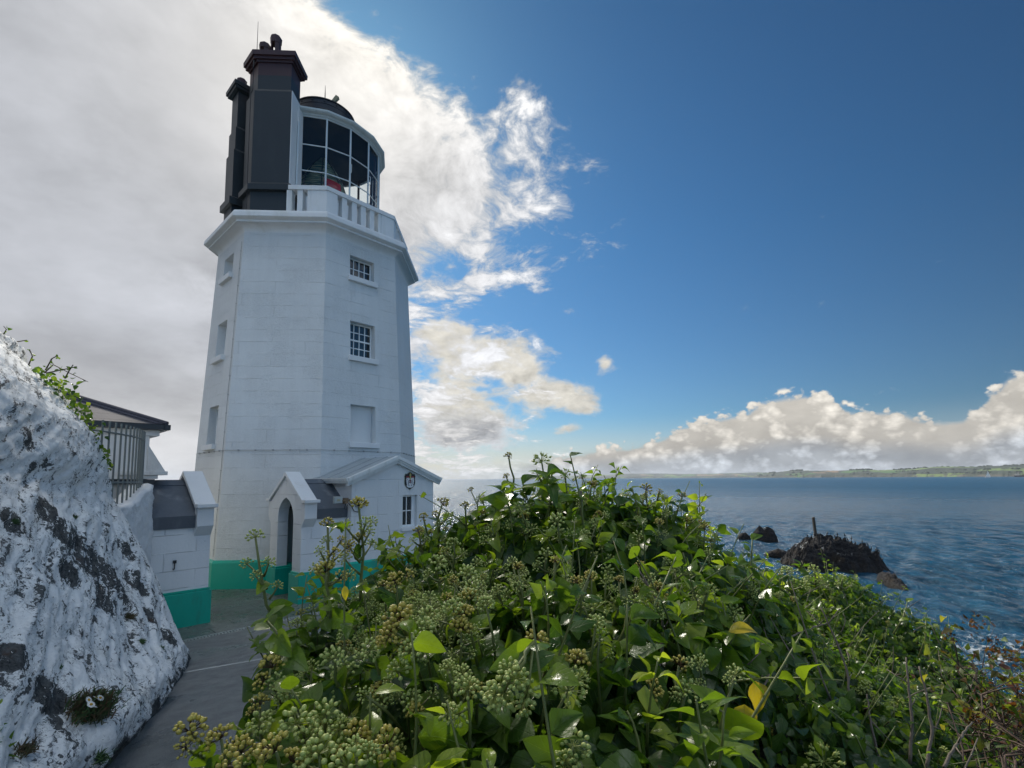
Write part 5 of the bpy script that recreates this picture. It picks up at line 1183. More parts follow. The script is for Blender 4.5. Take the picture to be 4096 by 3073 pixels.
# ------------------------------------------------------------------ ivy
rv = np.random.default_rng(21)
def leaf_template(nt, nc, kind):
    t = np.linspace(0, 1, nt) ** .9; c = np.linspace(-1, 1, nc)
    if kind == 0: w_ = .37 * np.sin(math.pi * t ** .60) ** .80                     # broad adult leaf
    elif kind == 1: w_ = .30 * np.sin(math.pi * t ** .66) ** .85
    elif kind == 2: w_ = .36 * np.sin(math.pi * t ** .52) ** .9 * (1 + .25 * np.exp(-((t - .30) / .13) ** 2))   # faintly lobed
    else: w_ = .25 * np.sin(math.pi * t ** .75) ** .9
    w_ = np.maximum(w_, .004); T, C = np.meshgrid(t, c, indexing='ij'); X = C * w_[:, None]
    base_notch = -.07 * np.abs(C) ** 1.5 * np.exp(-(T / .16) ** 2)
    Y = T - .03 + base_notch
    cup = [.42, -.30, .34, .6][kind]; arch = [-.42, -.55, -.30, -.65][kind]
    Z = cup * np.abs(X) ** 1.25 + arch * (T - .25) ** 2 * 1.3 + .035 * np.sin(6.5 * T + 1.3 * kind) * np.abs(C)
    V = np.stack([X, Y, Z], -1).reshape(-1, 3); ix = np.arange(nt * nc).reshape(nt, nc)
    F = np.stack([ix[:-1, :-1], ix[:-1, 1:], ix[1:, 1:], ix[1:, :-1]], -1).reshape(-1, 4)
    uv = np.stack([X + .5, T], -1).reshape(-1, 2); return V, F, uv
def leaf_mesh(name, Pn, Nn_, Dn, Ln, tint, mat, parent, nt=7, nc=5, wid=None):
    """all leaves of one mass in one mesh: Pn base points, Nn_ normals, Dn tip directions, Ln lengths, tint 0..1"""
    Nn_ = Nn_ / (np.linalg.norm(Nn_, axis=1, keepdims=True) + 1e-9); Dn = Dn - Nn_ * (Dn * Nn_).sum(1, keepdims=True); Dn /= np.linalg.norm(Dn, axis=1, keepdims=True) + 1e-9
    Sn = np.cross(Dn, Nn_); kinds = rv.integers(0, 4, len(Pn)); kinds[rv.random(len(Pn)) < .35] = 0
    wid = np.ones(len(Pn)) if wid is None else wid
    Vs, Fs_, Us, Ts, Rs = [], [], [], [], []; off = 0
    for k in range(4):
        s = kinds == k
        if not s.any(): continue
        V, F, uv = leaf_template(nt, nc, k); m_ = int(s.sum()); bend = rv.normal(1, .45, m_)
        W = Pn[s][:, None] + Ln[s][:, None, None] * (Sn[s][:, None] * (V[:, 0] * 1)[None, :, None] * wid[s][:, None, None] + Dn[s][:, None] * V[None, :, 1:2] + Nn_[s][:, None] * (V[None, :, 2:3] * bend[:, None, None]))
        Vs.append(W.reshape(-1, 3)); nvt = len(V); Fs_.append((F[None] + (np.arange(m_) * nvt)[:, None, None] + off).reshape(-1, 4)); off += m_ * nvt
        Us.append(np.tile(uv, (m_, 1))); Ts.append(np.repeat(tint[s], nvt)); Rs.append(np.repeat(rv.random(m_), nvt))
    return fast_mesh(name, np.concatenate(Vs), np.concatenate(Fs_), mat, parent, True, {'tint': np.concatenate(Ts), 'rnd': np.concatenate(Rs)}, np.concatenate(Us))
def leaf_material(name, ramp, trans=.40, rough=.27, vein=(.16, .24, .07)):
    m, n, out = material(name)
    at1 = n.new('ShaderNodeAttribute'); at1.attribute_name = 'tint'; at2 = n.new('ShaderNodeAttribute'); at2.attribute_name = 'rnd'
    u = n.new('ShaderNodeUVMap'); u.uv_map = 'leaf_uv'; ux, uy, _ = n.xyz(u.outputs[0])
    ax = n.m('ABSOLUTE', n.sub(ux, .5)); vn_ = n.ss(ax, .014, .002)
    for ang, y0 in ((38, .0), (62, .0), (40, .22), (42, .42)):
        c_, s_ = math.cos(R_(ang)), math.sin(R_(ang)); d = n.m('ABSOLUTE', n.sub(n.mul(ax, c_), n.mul(n.sub(uy, y0), s_)))
        d = n.m('ABSOLUTE', n.sub(n.mul(ax, c_), n.mul(n.sub(uy, y0), 1 - c_ + .0 if False else s_ * 0 + math.tan(R_(90 - ang)) * 0 + s_)))
        vn_ = n.m('MAXIMUM', vn_, n.mul(n.ss(d, .010, .002), .75, n.ss(uy, y0 - .01, y0 + .03)))
    col = ramp[0]
    f = at1.outputs['Fac']; k = len(ramp) - 1
    for i in range(k): col = n.mix(n.lin(f, i / k, (i + 1) / k), col, ramp[i + 1])
    P = geopos(n); mott = n.noise(P, 55., 4, .6)
    edge_ = n.ss(ax, .26, .40)
    c = n.v('SCALE', col, scale=n.add(.78, n.mul(mott, .44)))
    c = n.mix(n.mul(vn_, .42), c, vein); 
    spot = n.mul(n.ss(n.noise(P, 38., 3, .5), .70, .74), n.ss(at2.outputs['Fac'], .72, .78)); c = n.mix(n.mul(spot, .8), c, (.09, .045, .015))
    g = n.mix(.5, c, (.10, .17, .03))
    p = principled(n, None, c, n.add(rough, n.mul(n.sub(at2.outputs['Fac'], .5), .22)), n.bump(n.add(n.mul(vn_, -.0012), n.mul(mott, .0016)), 1.), Specular_IOR_Level=.38)
    t = n.new('ShaderNodeBsdfTranslucent'); n.put(t.inputs[0], n.v('MULTIPLY', c, (2.6, 2.7, .8)))
    mx = n.new('ShaderNodeMixShader'); mx.inputs[0].default_value = trans; n.l.new(p.outputs[0], mx.inputs[1]); n.l.new(t.outputs[0], mx.inputs[2]); n.l.new(mx.outputs[0], out.inputs[0])
    return m
M_IVY = leaf_material('ivy_leaf', LEAF_RAMP)
M_STEM = plain('ivy_stem', (.15, .17, .05), .5, .2, 30., .001, dirt=((.11, .075, .03), .6, 8.))
M_TWIG = plain('dead_twig', (.14, .115, .09), .8, .25, 25., .002)
# flower heads: berries on pedicels
ico = bmesh.new(); bmesh.ops.create_icosphere(ico, subdivisions=2, radius=1); ico.verts.ensure_lookup_table()
ICO2 = (np.array([v.co for v in ico.verts]), np.array([[v.index for v in f.verts] for f in ico.faces])); ico.free()
ico = bmesh.new(); bmesh.ops.create_icosphere(ico, subdivisions=1, radius=1); ICO1 = (np.array([v.co for v in ico.verts]), np.array([[v.index for v in f.verts] for f in ico.faces])); ico.free()
def head_arrays(seed, nb, kind, hi=True):
    """one umbel of unit radius with its stalk end at the origin; returns V, F(tri), ped, shade"""
    rs = np.random.default_rng(seed); V, F, Pd, Sh = [], [], [], []; off = 0; ib = ICO2 if hi else ICO1
    ga = math.pi * (3 - 5 ** .5); zlow = {0: -.35, 1: .05, 2: -.55}[kind]
    for i in range(nb):
        z = 1 - (1 - zlow) * (i + .5) / nb; r = math.sqrt(max(0, 1 - z * z)); a = ga * i + rs.normal(0, .16)
        d = np.array([r * math.cos(a), r * math.sin(a), z]) + rs.normal(0, .06, 3); d /= np.linalg.norm(d); L = 1 + rs.normal(0, .09); e = d * L + (0, 0, .12)
        br = (.172 if kind != 2 else .14) * rs.uniform(.85, 1.15)
        bv = ib[0] * br; ax = d; h = np.cross(ax, (.3, .5, .8)); h /= np.linalg.norm(h); g = np.cross(ax, h)
        lz = bv @ np.array([0, 0, 1.]); pt = bv[:, 0:1] * h + bv[:, 1:2] * g + np.where(lz > .55 * br, lz * 1.18, lz)[:, None] * ax * 1.1
        V.append(pt + e); F.append(ib[1] + off); Pd.append(np.clip((lz / br - .62) * 2.6, 0, 1) * .5); Sh.append(np.full(len(bv), rs.random())); off += len(bv)
        q = [np.zeros(3) + (0, 0, .06), d * L * .9 + (0, 0, .12)]; ring = []
        for p_, rr_ in zip(q, (.028, .034)): ring += [p_ + rr_ * (math.cos(k * 2.0944) * h + math.sin(k * 2.0944) * g) for k in range(3)]
        V.append(np.array(ring)); F.append(np.array([(0, 1, 4), (0, 4, 3), (1, 2, 5), (1, 5, 4), (2, 0, 3), (2, 3, 5)]) + off); Pd.append(np.full(6, 1.)); Sh.append(np.full(6, .5)); off += 6
        if kind == 2:                                   # open flowers: stamens stand out
            for s in range(4):
                dd = d + rs.normal(0, .42, 3); dd /= np.linalg.norm(dd); a0, a1 = e + d * .05, e + dd * .34; o = np.cross(dd, (0.2, .7, .4)); o *= .018 / np.linalg.norm(o)
                V.append(np.array([a0 - o, a0 + o, a1 + o * 2.2, a1 - o * 2.2])); F.append(np.array([(0, 1, 2), (0, 2, 3)]) + off); Pd.append(np.full(4, .25)); Sh.append(np.full(4, .95)); off += 4
    return np.concatenate(V), np.concatenate(F), np.concatenate(Pd), np.concatenate(Sh)
def head_material(name, a, b, ped):
    m, n, out = material(name); at1 = n.new('ShaderNodeAttribute'); at1.attribute_name = 'ped'; at2 = n.new('ShaderNodeAttribute'); at2.attribute_name = 'shade'
    c = n.mix(at2.outputs['Fac'], a, b); c = n.mix(at1.outputs['Fac'], c, ped)
    p = principled(n, None, c, .45, None, Specular_IOR_Level=.4); t = n.new('ShaderNodeBsdfTranslucent'); n.put(t.inputs[0], n.v('SCALE', c, scale=1.4))
    mx = n.new('ShaderNodeMixShader'); mx.inputs[0].default_value = .16; n.l.new(p.outputs[0], mx.inputs[1]); n.l.new(t.outputs[0], mx.inputs[2]); n.l.new(mx.outputs[0], out.inputs[0]); return m
HM = [head_material('green_buds', (.34, .41, .11), (.52, .56, .18), (.28, .32, .08)), head_material('ripening_buds', (.40, .33, .06), (.54, .47, .10), (.075, .042, .018)), head_material('open_flowers', (.30, .37, .09), (.46, .50, .13), (.26, .31, .09))]
HEADS = []; HARR = {}
for kind in (0, 1, 2):
    for sd_i in range(3):
        HARR[kind, sd_i] = head_arrays(40 + kind * 7 + sd_i, (24, 27, 22)[kind], kind)
HARR_LO = {(k_, s): head_arrays(40 + k_ * 7 + s, (18, 20, 16)[k_], k_, False) for k_ in (0, 1, 2) for s in range(3)}
_hm = {}
def basis(d):
    d = np.array(d, float); d /= np.linalg.norm(d); h = np.cross((0.31, .85, .2), d); h /= np.linalg.norm(h); return np.stack([h, np.cross(d, h), d], 1)
def head_object(pos, d, R, kind, parent, sd_i=None, name='flower_head'):
    sd_i = rv.integers(0, 3) if sd_i is None else sd_i
    key = (kind, int(sd_i))
    if key not in _hm:
        V, F, pd, sh = HARR[key]; o = fast_mesh(name, V, F, HM[kind], None, True, {'ped': pd, 'shade': sh}); _hm[key] = o.data
    else: o = bpy.data.objects.new(name, _hm[key]); COL.objects.link(o)
    B = basis(d); a = rv.random() * 6.28; rz_ = np.array([[math.cos(a), -math.sin(a), 0], [math.sin(a), math.cos(a), 0], [0, 0, 1]])
    Mx = Matrix(np.block([[B @ rz_ * R, np.array(pos, float)[:, None]], [np.zeros((1, 3)), np.ones((1, 1))]]).tolist())
    o.parent = parent; o.matrix_parent_inverse = parent.matrix_world.inverted(); o.matrix_basis = Mx
    return o
class HeadBatch:
    def __init__(s): s.V = {0: [], 1: [], 2: []}; s.F = {0: [], 1: [], 2: []}; s.P = {0: [], 1: [], 2: []}; s.S = {0: [], 1: [], 2: []}; s.o = {0: 0, 1: 0, 2: 0}
    def add(s, pos, d, R, kind):
        V, F, pd, sh = HARR_LO[kind, int(rv.integers(0, 3))]; B = basis(d); s.V[kind].append(V @ B.T * R + np.array(pos)); s.F[kind].append(F + s.o[kind]); s.o[kind] += len(V); s.P[kind].append(pd); s.S[kind].append(sh)
    def build(s, parent):
        for k_ in s.V:
            if s.V[k_]: tag(fast_mesh('flower_clusters', np.concatenate(s.V[k_]), np.concatenate(s.F[k_]), HM[k_], parent, True, {'ped': np.concatenate(s.P[k_]), 'shade': np.concatenate(s.S[k_])}), kind='stuff')
NEAR = thing('ivy_bush', 'big flowering ivy bush with large glossy leaves filling the foreground', 'ivy', (.1, 1.7, -1.5))
FAR = thing('ivy_bush', 'smaller-leaved ivy mound on the cliff edge just below the sea rocks', 'ivy', (2.6, 4.2, -2.2))
def surf_normal(x, y, e=.05):
    gx_ = (ivy_z(x + e, y) - ivy_z(x - e, y)) / (2 * e); gy_ = (ivy_z(x, y + e) - ivy_z(x, y - e)) / (2 * e); N = np.stack([-gx_, -gy_, np.ones_like(gx_)], -1); return N / np.linalg.norm(N, axis=-1, keepdims=True)
def scatter(nl, x0, x1, y0, y1, keep, L0, L1, depth, tintf, name, parent, nt=7, nc=5, lump=.10):
    x = rv.uniform(x0, x1, nl); y = rv.uniform(y0, y1, nl); k_ = keep(x, y); x, y = x[k_], y[k_]
    N = surf_normal(x, y); k_ = rv.random(len(x)) < np.clip(1 / N[:, 2], 1, 2.6) / 2.6; x, y, N = x[k_], y[k_], N[k_]
    z = ivy_z(x, y); q = np.stack([x, y, z], -1); lumpv = fbm(q, 3.6, 4, .6) - .5
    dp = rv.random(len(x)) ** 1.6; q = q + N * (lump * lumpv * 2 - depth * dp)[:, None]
    tocam = -q / np.linalg.norm(q, axis=1, keepdims=True)
    n_ = N * .6 + np.array([0, 0, .26]) + tocam * .48 + rv.normal(0, .60, q.shape)
    down = np.stack([N[:, 0] * .9, N[:, 1] * .9 - .15, -.85 * np.ones(len(q))], -1) + rv.normal(0, .62, q.shape)
    L = rv.uniform(L0, L1, len(q)) * (1 - .25 * dp)
    tint = tintf(q, dp)
    o = leaf_mesh(name, q, n_, down, L, np.clip(tint, 0, 1), M_IVY, parent, nt, nc, rv.uniform(.85, 1.15, len(q))); return tag(o, kind='stuff')
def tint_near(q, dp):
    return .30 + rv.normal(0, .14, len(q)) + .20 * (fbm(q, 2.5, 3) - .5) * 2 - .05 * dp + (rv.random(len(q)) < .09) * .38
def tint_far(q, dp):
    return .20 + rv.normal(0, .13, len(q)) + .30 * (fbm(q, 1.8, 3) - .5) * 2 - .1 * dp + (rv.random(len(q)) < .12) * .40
far_mask = lambda x, y: (x - .2 * (y - 3)) > np.interp(y, [0, 1.0, 1.8, 2.6, 3.4, 4.5, 6], [.62, .80, 1.05, 1.32, 1.55, 1.75, 1.9])
lim = lambda x, y: (x > -.50 * np.minimum(y, 2.25) + .0 + .05 * np.sin(9 * y)) & (y < 5.4)
scatter(NL_NEAR, -1.3, 2.4, .42, 4.2, lambda x, y: lim(x, y) & ~far_mask(x, y) & (y < 3.6), .068, .142, .34, tint_near, 'foliage', NEAR, 9, 5, .17)
scatter(NL_FAR, .7, 4.1, .5, 5.8, lambda x, y: lim(x, y) & far_mask(x, y), .030, .078, .22, tint_far, 'foliage', FAR, 5, 3, .20)
# --- shoots with flower heads, matched to the photograph: (top x, top y, foot x, foot y, depth, top radius px, kind, [(side x, side y)])
SH_ = [(552, 1158, 590, 1335, 1.55, 17, 0, [(530, 1213), (581, 1212), (551, 1240), (601, 1262)]), (708, 1135, 716, 1345, 1.5, 17, 1, [(706, 1164), (690, 1186), (722, 1192), (748, 1180), (738, 1164), (700, 1205)]),
 (775, 1092, 779, 1305, 1.5, 18, 1, [(744, 1132), (806, 1122), (800, 1146), (775, 1160), (754, 1176), (803, 1172), (742, 1202), (790, 1128)]), (705, 1233, 714, 1350, 1.4, 21, 1, [(680, 1226), (735, 1245), (760, 1240)]),
 (857, 1253, 862, 1340, 1.4, 19, 1, [(826, 1265), (880, 1240)]), (865, 1332, 905, 1430, 1.15, 30, 1, [(832, 1376), (906, 1381), (884, 1402), (850, 1360)]), (915, 1118, 932, 1205, 2.3, 11, 1, []), (905, 1149, 915, 1230, 2.2, 13, 1, [(890, 1165), (922, 1165)]),
 (955, 1088, 945, 1190, 2.3, 14, 1, [(940, 1110), (968, 1115), (950, 1130)]), (1005, 1094, 1008, 1180, 2.4, 11, 1, [(990, 1120)]), (1040, 1108, 1035, 1190, 2.4, 9, 1, [(1028, 1130), (1050, 1135)]), (1099, 986, 1106, 1100, 2.5, 10, 1, [(1093, 1028)]),
 (1170, 994, 1178, 1110, 2.4, 17, 2, [(1160, 1022)]), (1277, 1048, 1268, 1120, 2.4, 11, 1, [(1290, 1075), (1262, 1080)]), (1395, 1057, 1396, 1140, 2.45, 14, 1, [(1381, 1078), (1410, 1085)]), (1424, 1062, 1414, 1120, 2.5, 7, 1, []), (1354, 1068, 1358, 1140, 2.5, 9, 0, [(1340, 1085)]),
 (1483, 1126, 1478, 1200, 2.5, 10, 1, [(1492, 1150)]), (1515, 1133, 1508, 1210, 2.5, 11, 1, []), (1440, 1108, 1436, 1180, 2.4, 10, 0, [(1425, 1130)]), (1125, 1102, 1135, 1190, 2.1, 18, 2, [(1105, 1130), (1150, 1140)]), (1205, 1125, 1215, 1230, 2.0, 18, 0, [(1185, 1150), (1232, 1150)]),
 (1090, 1488, 1155, 1385, .95, 33, 0, [(1062, 1505), (1118, 1462), (1140, 1495), (1128, 1525), (1100, 1445)]), (1226, 1487, 1195, 1650, .95, 32, 2, [(1250, 1462)]), (1245, 1430, 1240, 1500, 1.1, 25, 1, []), (1156, 1383, 1125, 1450, 1.1, 24, 1, []), (968, 1537, 975, 1600, 1.0, 21, 0, []), (1238, 1606, 1205, 1655, .92, 31, 0, [(1222, 1640)]),
 (1410, 1487, 1395, 1540, 1.2, 20, 1, []), (1285, 1313, 1300, 1400, 1.45, 24, 2, []), (1338, 1306, 1320, 1380, 1.5, 20, 2, []), (1527, 1281, 1530, 1360, 1.6, 22, 2, [(1510, 1300)]), (1475, 1238, 1470, 1320, 1.8, 15, 2, []), (1010, 1240, 1020, 1330, 1.7, 20, 0, [(985, 1262), (1040, 1265)]), (945, 1215, 955, 1300, 1.8, 18, 0, [(925, 1240), (968, 1240)]),
 (1120, 1262, 1130, 1340, 1.6, 20, 0, [(1095, 1285), (1150, 1280)]), (925, 1330, 930, 1400, 1.35, 22, 0, [(900, 1345)]), (980, 1175, 985, 1250, 2.1, 15, 0, [(962, 1190), (1000, 1195)]), (1062, 1150, 1066, 1220, 2.2, 14, 0, [(1045, 1165), (1080, 1170)]),
 (410, 1576, 455, 1668, 1.0, 28, 1, [(398, 1612), (430, 1620)]), (478, 1592, 500, 1670, 1.0, 24, 1, [(500, 1610)]), (520, 1622, 530, 1680, .95, 26, 1, [(548, 1640)]), (560, 1556, 580, 1640, 1.1, 24, 0, [(540, 1580), (590, 1580)]), (640, 1560, 655, 1650, 1.0, 30, 0, [(612, 1590), (672, 1585)]), (705, 1540, 715, 1620, 1.05, 27, 0, [(690, 1575), (735, 1570)]),
 (596, 1618, 605, 1690, .9, 32, 1, [(630, 1640)]), (690, 1625, 700, 1690, .9, 34, 0, [(660, 1648)]), (765, 1590, 772, 1670, .95, 30, 1, [(790, 1620)]), (838, 1603, 846, 1680, .92, 32, 1, [(815, 1640)]), (585, 1440, 610, 1520, 1.25, 22, 1, [(565, 1470), (600, 1470)]), (560, 1520, 590, 1600, 1.2, 20, 1, [(545, 1535), (585, 1545)]), (625, 1490, 640, 1560, 1.2, 20, 0, [(605, 1505)]),
 (480, 1650, 490, 1700, .85, 30, 1, []), (750, 1650, 755, 1700, .85, 34, 0, []), (800, 1400, 815, 1470, 1.2, 22, 0, [(780, 1420)]), (720, 1420, 730, 1490, 1.2, 22, 0, []), (1560, 1330, 1562, 1400, 1.7, 14, 0, []), (1420, 1265, 1430, 1340, 1.8, 14, 0, [(1405, 1280)]), (1180, 1200, 1190, 1290, 1.9, 16, 0, [(1160, 1220)]), (1300, 1180, 1306, 1260, 2.1, 14, 0, [(1285, 1200), (1320, 1205)]), (1380, 1160, 1385, 1240, 2.2, 13, 0, [(1362, 1180)])]
SHF = [(1480, 1530, 1470, 1600, 1.6, 16, 0, [(1460, 1550), (1500, 1552)]), (1700, 1235, 1712, 1310, 4.2, 13, 0, [(1690, 1262), (1718, 1258), (1740, 1262)]), (1758, 1230, 1765, 1300, 4.3, 11, 0, [(1745, 1250), (1772, 1252), (1785, 1265)]), (1650, 1262, 1660, 1330, 3.9, 9, 1, [(1640, 1280), (1672, 1275)]), (1820, 1248, 1826, 1310, 4.3, 8, 0, [(1808, 1260), (1838, 1262)]), (1640, 1330, 1655, 1400, 2.6, 11, 1, []), (1720, 1330, 1730, 1390, 3.2, 10, 1, [(1705, 1345)]),
 (1530, 1583, 1510, 1640, 1.55, 19, 1, [(1552, 1570)]), (1640, 1560, 1620, 1620, 1.7, 16, 1, [(1660, 1575)]), (1780, 1642, 1775, 1690, 1.5, 30, 2, []), (1750, 1500, 1745, 1560, 2.0, 13, 0, [(1735, 1515), (1768, 1512)]), (1770, 1420, 1778, 1490, 2.5, 12, 0, [(1755, 1435), (1790, 1435)]), (1660, 1430, 1668, 1500, 2.2, 12, 0, [(1648, 1445)]), (1700, 1440, 1706, 1500, 2.3, 13, 0, [(1718, 1450)]), (1590, 1475, 1600, 1540, 1.9, 13, 0, []), (1870, 1480, 1866, 1540, 2.3, 11, 0, [(1858, 1490)]), (1940, 1520, 1935, 1580, 2.2, 13, 2, []), (1600, 1390, 1606, 1450, 2.2, 10, 0, [(1588, 1402)])]
heads = {0: [], 1: []}; STP = {0: NEAR, 1: FAR}; lv = {0: [], 1: []}
def px_r(r, d): return r * S22 / F_PX * d
for gi, lst in ((0, SH_), (1, SHF)):
    for tx, ty, fx, fy, d, rpx, kind, sides in lst:
        a, b = at(tx, ty, d), at(fx, fy, d * 1.03); mid = (a + b) / 2 + rv.normal(0, .012, 3); Rm = px_r(rpx, d) * .95
        tip = a - np.array([0, 0, Rm * .2]); st_ = MB(); st_.tube([b, (b + mid) / 2 + rv.normal(0, .006, 3), mid, (mid + tip) / 2 + rv.normal(0, .004, 3), tip], [.0042 * (.6 + .4 * d), .0038 * (.6 + .4 * d), .0034 * (.6 + .4 * d), .0030 * (.6 + .4 * d), .0027 * (.6 + .4 * d)], 6)
        heads[gi].append((tip, (a - mid) + rv.normal(0, .03, 3), Rm, kind))
        for k_, (qx, qy) in enumerate(sides):
            dd = d * (1 + rv.normal(0, .03)); s = at(qx, qy, dd); Rs_ = Rm * rv.uniform(.62, .85); j = a + (b - a) * np.clip(((qy - ty) / max(fy - ty, 1)) + .18, .12, .95); sd = s - (s - j) * .1 - (0, 0, Rs_ * .2)
            st_.tube([j, (j + sd) / 2 + (0, 0, -.004), sd], [.0034 * (.6 + .4 * d), .0026 * (.6 + .4 * d), .0022 * (.6 + .4 * d)], 5); heads[gi].append((sd, s - j + (0, 0, .02), Rs_, 0 if kind == 1 and rv.random() < .65 else kind))
        st_.build('stem', M_STEM, STP[gi], smooth=True)
        for k_ in range(rv.integers(3, 6)):                     # leaves on the lower stalk
            t = rv.uniform(.45, 1.05); p_ = a + (b - a) * t; lv[gi].append((p_, rv.normal(0, .6, 3) + (0, -.3, .5), rv.normal(0, .8, 3) + (0, -.1, -.35), rv.uniform(.05, .085) * (1 if gi == 0 else .62)))
# a leafy shoot standing against the sky
for (tx, ty, fx, fy, d, nleaf, Ls) in [(1232, 984, 1262, 1195, 2.2, 9, .058), (1185, 1025, 1180, 1120, 2.2, 8, .125), (1085, 1055, 1100, 1150, 2.2, 10, .105), (1130, 1045, 1140, 1150, 2.3, 9, .09), (1365, 1055, 1370, 1130, 2.4, 8, .05), (1625, 1165, 1600, 1290, 2.2, 8, .06), (1560, 1300, 1560, 1420, 1.6, 7, .07), (1490, 1185, 1480, 1260, 2.4, 7, .06), (575, 1340, 640, 1455, 1.3, 6, .075), (1960, 1300, 1930, 1370, 3.6, 7, .06), (2000, 1340, 1985, 1420, 3.2, 7, .05)]:
    gi = 1 if tx > 1700 else 0; a, b = at(tx, ty, d), at(fx, fy, d); mid = (a + b) / 2 + (.02, 0, .0); MB().tube([b, mid, a], [.006, .005, .0025], 6).build('stem', M_STEM, STP[gi], smooth=True)
    for k_ in range(nleaf):
        t = k_ / nleaf; p_ = a + (b - a) * t * .8; an = k_ * 2.4; dr = np.array([math.cos(an), math.sin(an) * .6, .55 - t * 1.1]); lv[gi].append((p_, np.array([-math.cos(an) * .4, -.35, .8]) + rv.normal(0, .2, 3), dr, Ls * rv.uniform(.75, 1.1)))
for gi, par in ((0, NEAR), (1, FAR)):
    q = lv[gi]; leaf_mesh('shoot_leaves', np.array([a for a, *_ in q]), np.array([b for _, b, *_ in q]), np.array([c for _, _, c, _ in q]), np.array([d for *_, d in q]), np.clip(rv.normal(.45, .18, len(q)), 0, 1), M_IVY, par, 9, 7)['kind'] = 'stuff'
# further heads sprinkled over the bush
def sprinkle(gi, nn, x0, x1, y0, y1, keep, R0, R1, lift):
    c_ = 0; out_ = []
    while c_ < nn:
        x, y = rv.uniform(x0, x1), rv.uniform(y0, y1)
        if not keep(np.array([x]), np.array([y]))[0]: continue
        N = surf_normal(np.array([x]), np.array([y]))[0]; p_ = np.array([x, y, float(ivy_z(np.array([x]), np.array([y]))[0])]); up = N * .6 + (0, 0, .8) + rv.normal(0, .22, 3); up /= np.linalg.norm(up); L = rv.uniform(*lift); a = p_ + up * L
        sm_.tube([p_ - up * .06, p_ + up * L * .5 + rv.normal(0, .006, 3), a], [.0040, .0034, .0028], 5); out_.append((a, up, rv.uniform(R0, R1), int(rv.choice([0, 1, 2], p=[.6, .28, .12]))))
        for k_ in range(rv.integers(1, 4)):
            sd = up * .4 + rv.normal(0, .55, 3); sd /= np.linalg.norm(sd); j = p_ + up * L * rv.uniform(.35, .75); e = j + sd * rv.uniform(.02, .05) * (1 if gi == 0 else .6); sm_.tube([j, e], [.0028, .0022], 4); out_.append((e, sd, rv.uniform(R0, R1) * .75, 0))
        c_ += 1
    return out_
sm_ = MB()
ex = sprinkle(0, 78, -1.0, -.1, .8, 2.4, lambda x, y: lim(x, y), .016, .027, (.04, .15)) + sprinkle(0, 105, -.6, 1.25, 1.1, 2.8, lambda x, y: lim(x, y) & ~far_mask(x, y), .015, .026, (.05, .17))
sm_.build('stems', M_STEM, NEAR, smooth=True)['kind'] = 'stuff'; sm_ = MB()
exf = sprinkle(1, 80, 1.0, 3.6, 1.6, 5.0, lambda x, y: lim(x, y) & far_mask(x, y), .011, .019, (.01, .07)); sm_.build('stems', M_STEM, FAR, smooth=True)['kind'] = 'stuff'
for gi, par, extra in ((0, NEAR, ex), (1, FAR, exf)):
    al = [(h, True) for h in heads[gi]] + [(h, False) for h in extra]
    al.sort(key=lambda t: -t[0][2] / np.linalg.norm(t[0][0])); hb_ = HeadBatch()
    for i, ((p_, d, R, k_), _) in enumerate(al):
        if i < 100: head_object(p_, d, R, k_, par)
        else: hb_.add(p_, d, R, k_)
    hb_.build(par)
# woody inner stems so that gaps between the leaves show structure
wd = MB()
for k_ in range(110):
    x, y = rv.uniform(-1.0, 1.4), rv.uniform(.7, 3.0); z = float(ivy_z(np.array([x]), np.array([y]))[0]); p_ = np.array([x, y, z - .30]); e = p_ + np.array([rv.normal(0, .12), rv.normal(-.05, .1), rv.uniform(.10, .20)])
    wd.tube([p_, (p_ + e) / 2 + rv.normal(0, .02, 3), e], [.006, .005, .003], 5)
wd.build('inner_stems', M_STEM, NEAR, smooth=True)['kind'] = 'stuff'
# leafy sprigs standing out of the mass
sg = {0: [], 1: []}; sgm = {0: MB(), 1: MB()}
for gi, nn_, box, Lr, ls in ((0, 380, (-1.05, 1.6, .7, 3.1), (.06, .26), (.055, .105)), (1, 420, (1.0, 3.7, 1.4, 5.0), (.05, .24), (.030, .062))):
    for k_ in range(nn_):
        x, y = rv.uniform(box[0], box[1]), rv.uniform(box[2], box[3]); fm1 = far_mask(np.array([x]), np.array([y]))[0]
        if not lim(np.array([x]), np.array([y]))[0] or bool(fm1) != bool(gi): continue
        N = surf_normal(np.array([x]), np.array([y]))[0]; p_ = np.array([x, y, float(ivy_z(np.array([x]), np.array([y]))[0])]) - N * .05; up = N * .7 + (0, 0, .7) + rv.normal(0, .35, 3); up /= np.linalg.norm(up); L = rv.uniform(*Lr) + .05; cv_ = rv.normal(0, .25, 3) * L
        pts_ = [p_ + up * L * t + cv_ * t * t for t in np.linspace(0, 1, 5)]; sgm[gi].tube(pts_, list(np.linspace(.0042, .0018, 5) * (1 if gi == 0 else .7)), 5); a0 = rv.random() * 6; tn_ = np.clip(rv.normal(.46, .2), .1, 1)
        for j in range(rv.integers(5, 10)):
            t = .25 + .75 * rv.random(); an = a0 + j * 2.4; q_ = p_ + up * L * t + cv_ * t * t; o_ = np.array([math.cos(an), math.sin(an), .35 - .5 * (1 - t) * 2]); sg[gi].append((q_ + o_ * .012, up * .8 + rv.normal(0, .35, 3) - o_ * .2, o_ + rv.normal(0, .25, 3), rv.uniform(*ls) * (1.1 - .5 * t), np.clip(tn_ + .25 * (t - .5) + rv.normal(0, .06), 0, 1)))
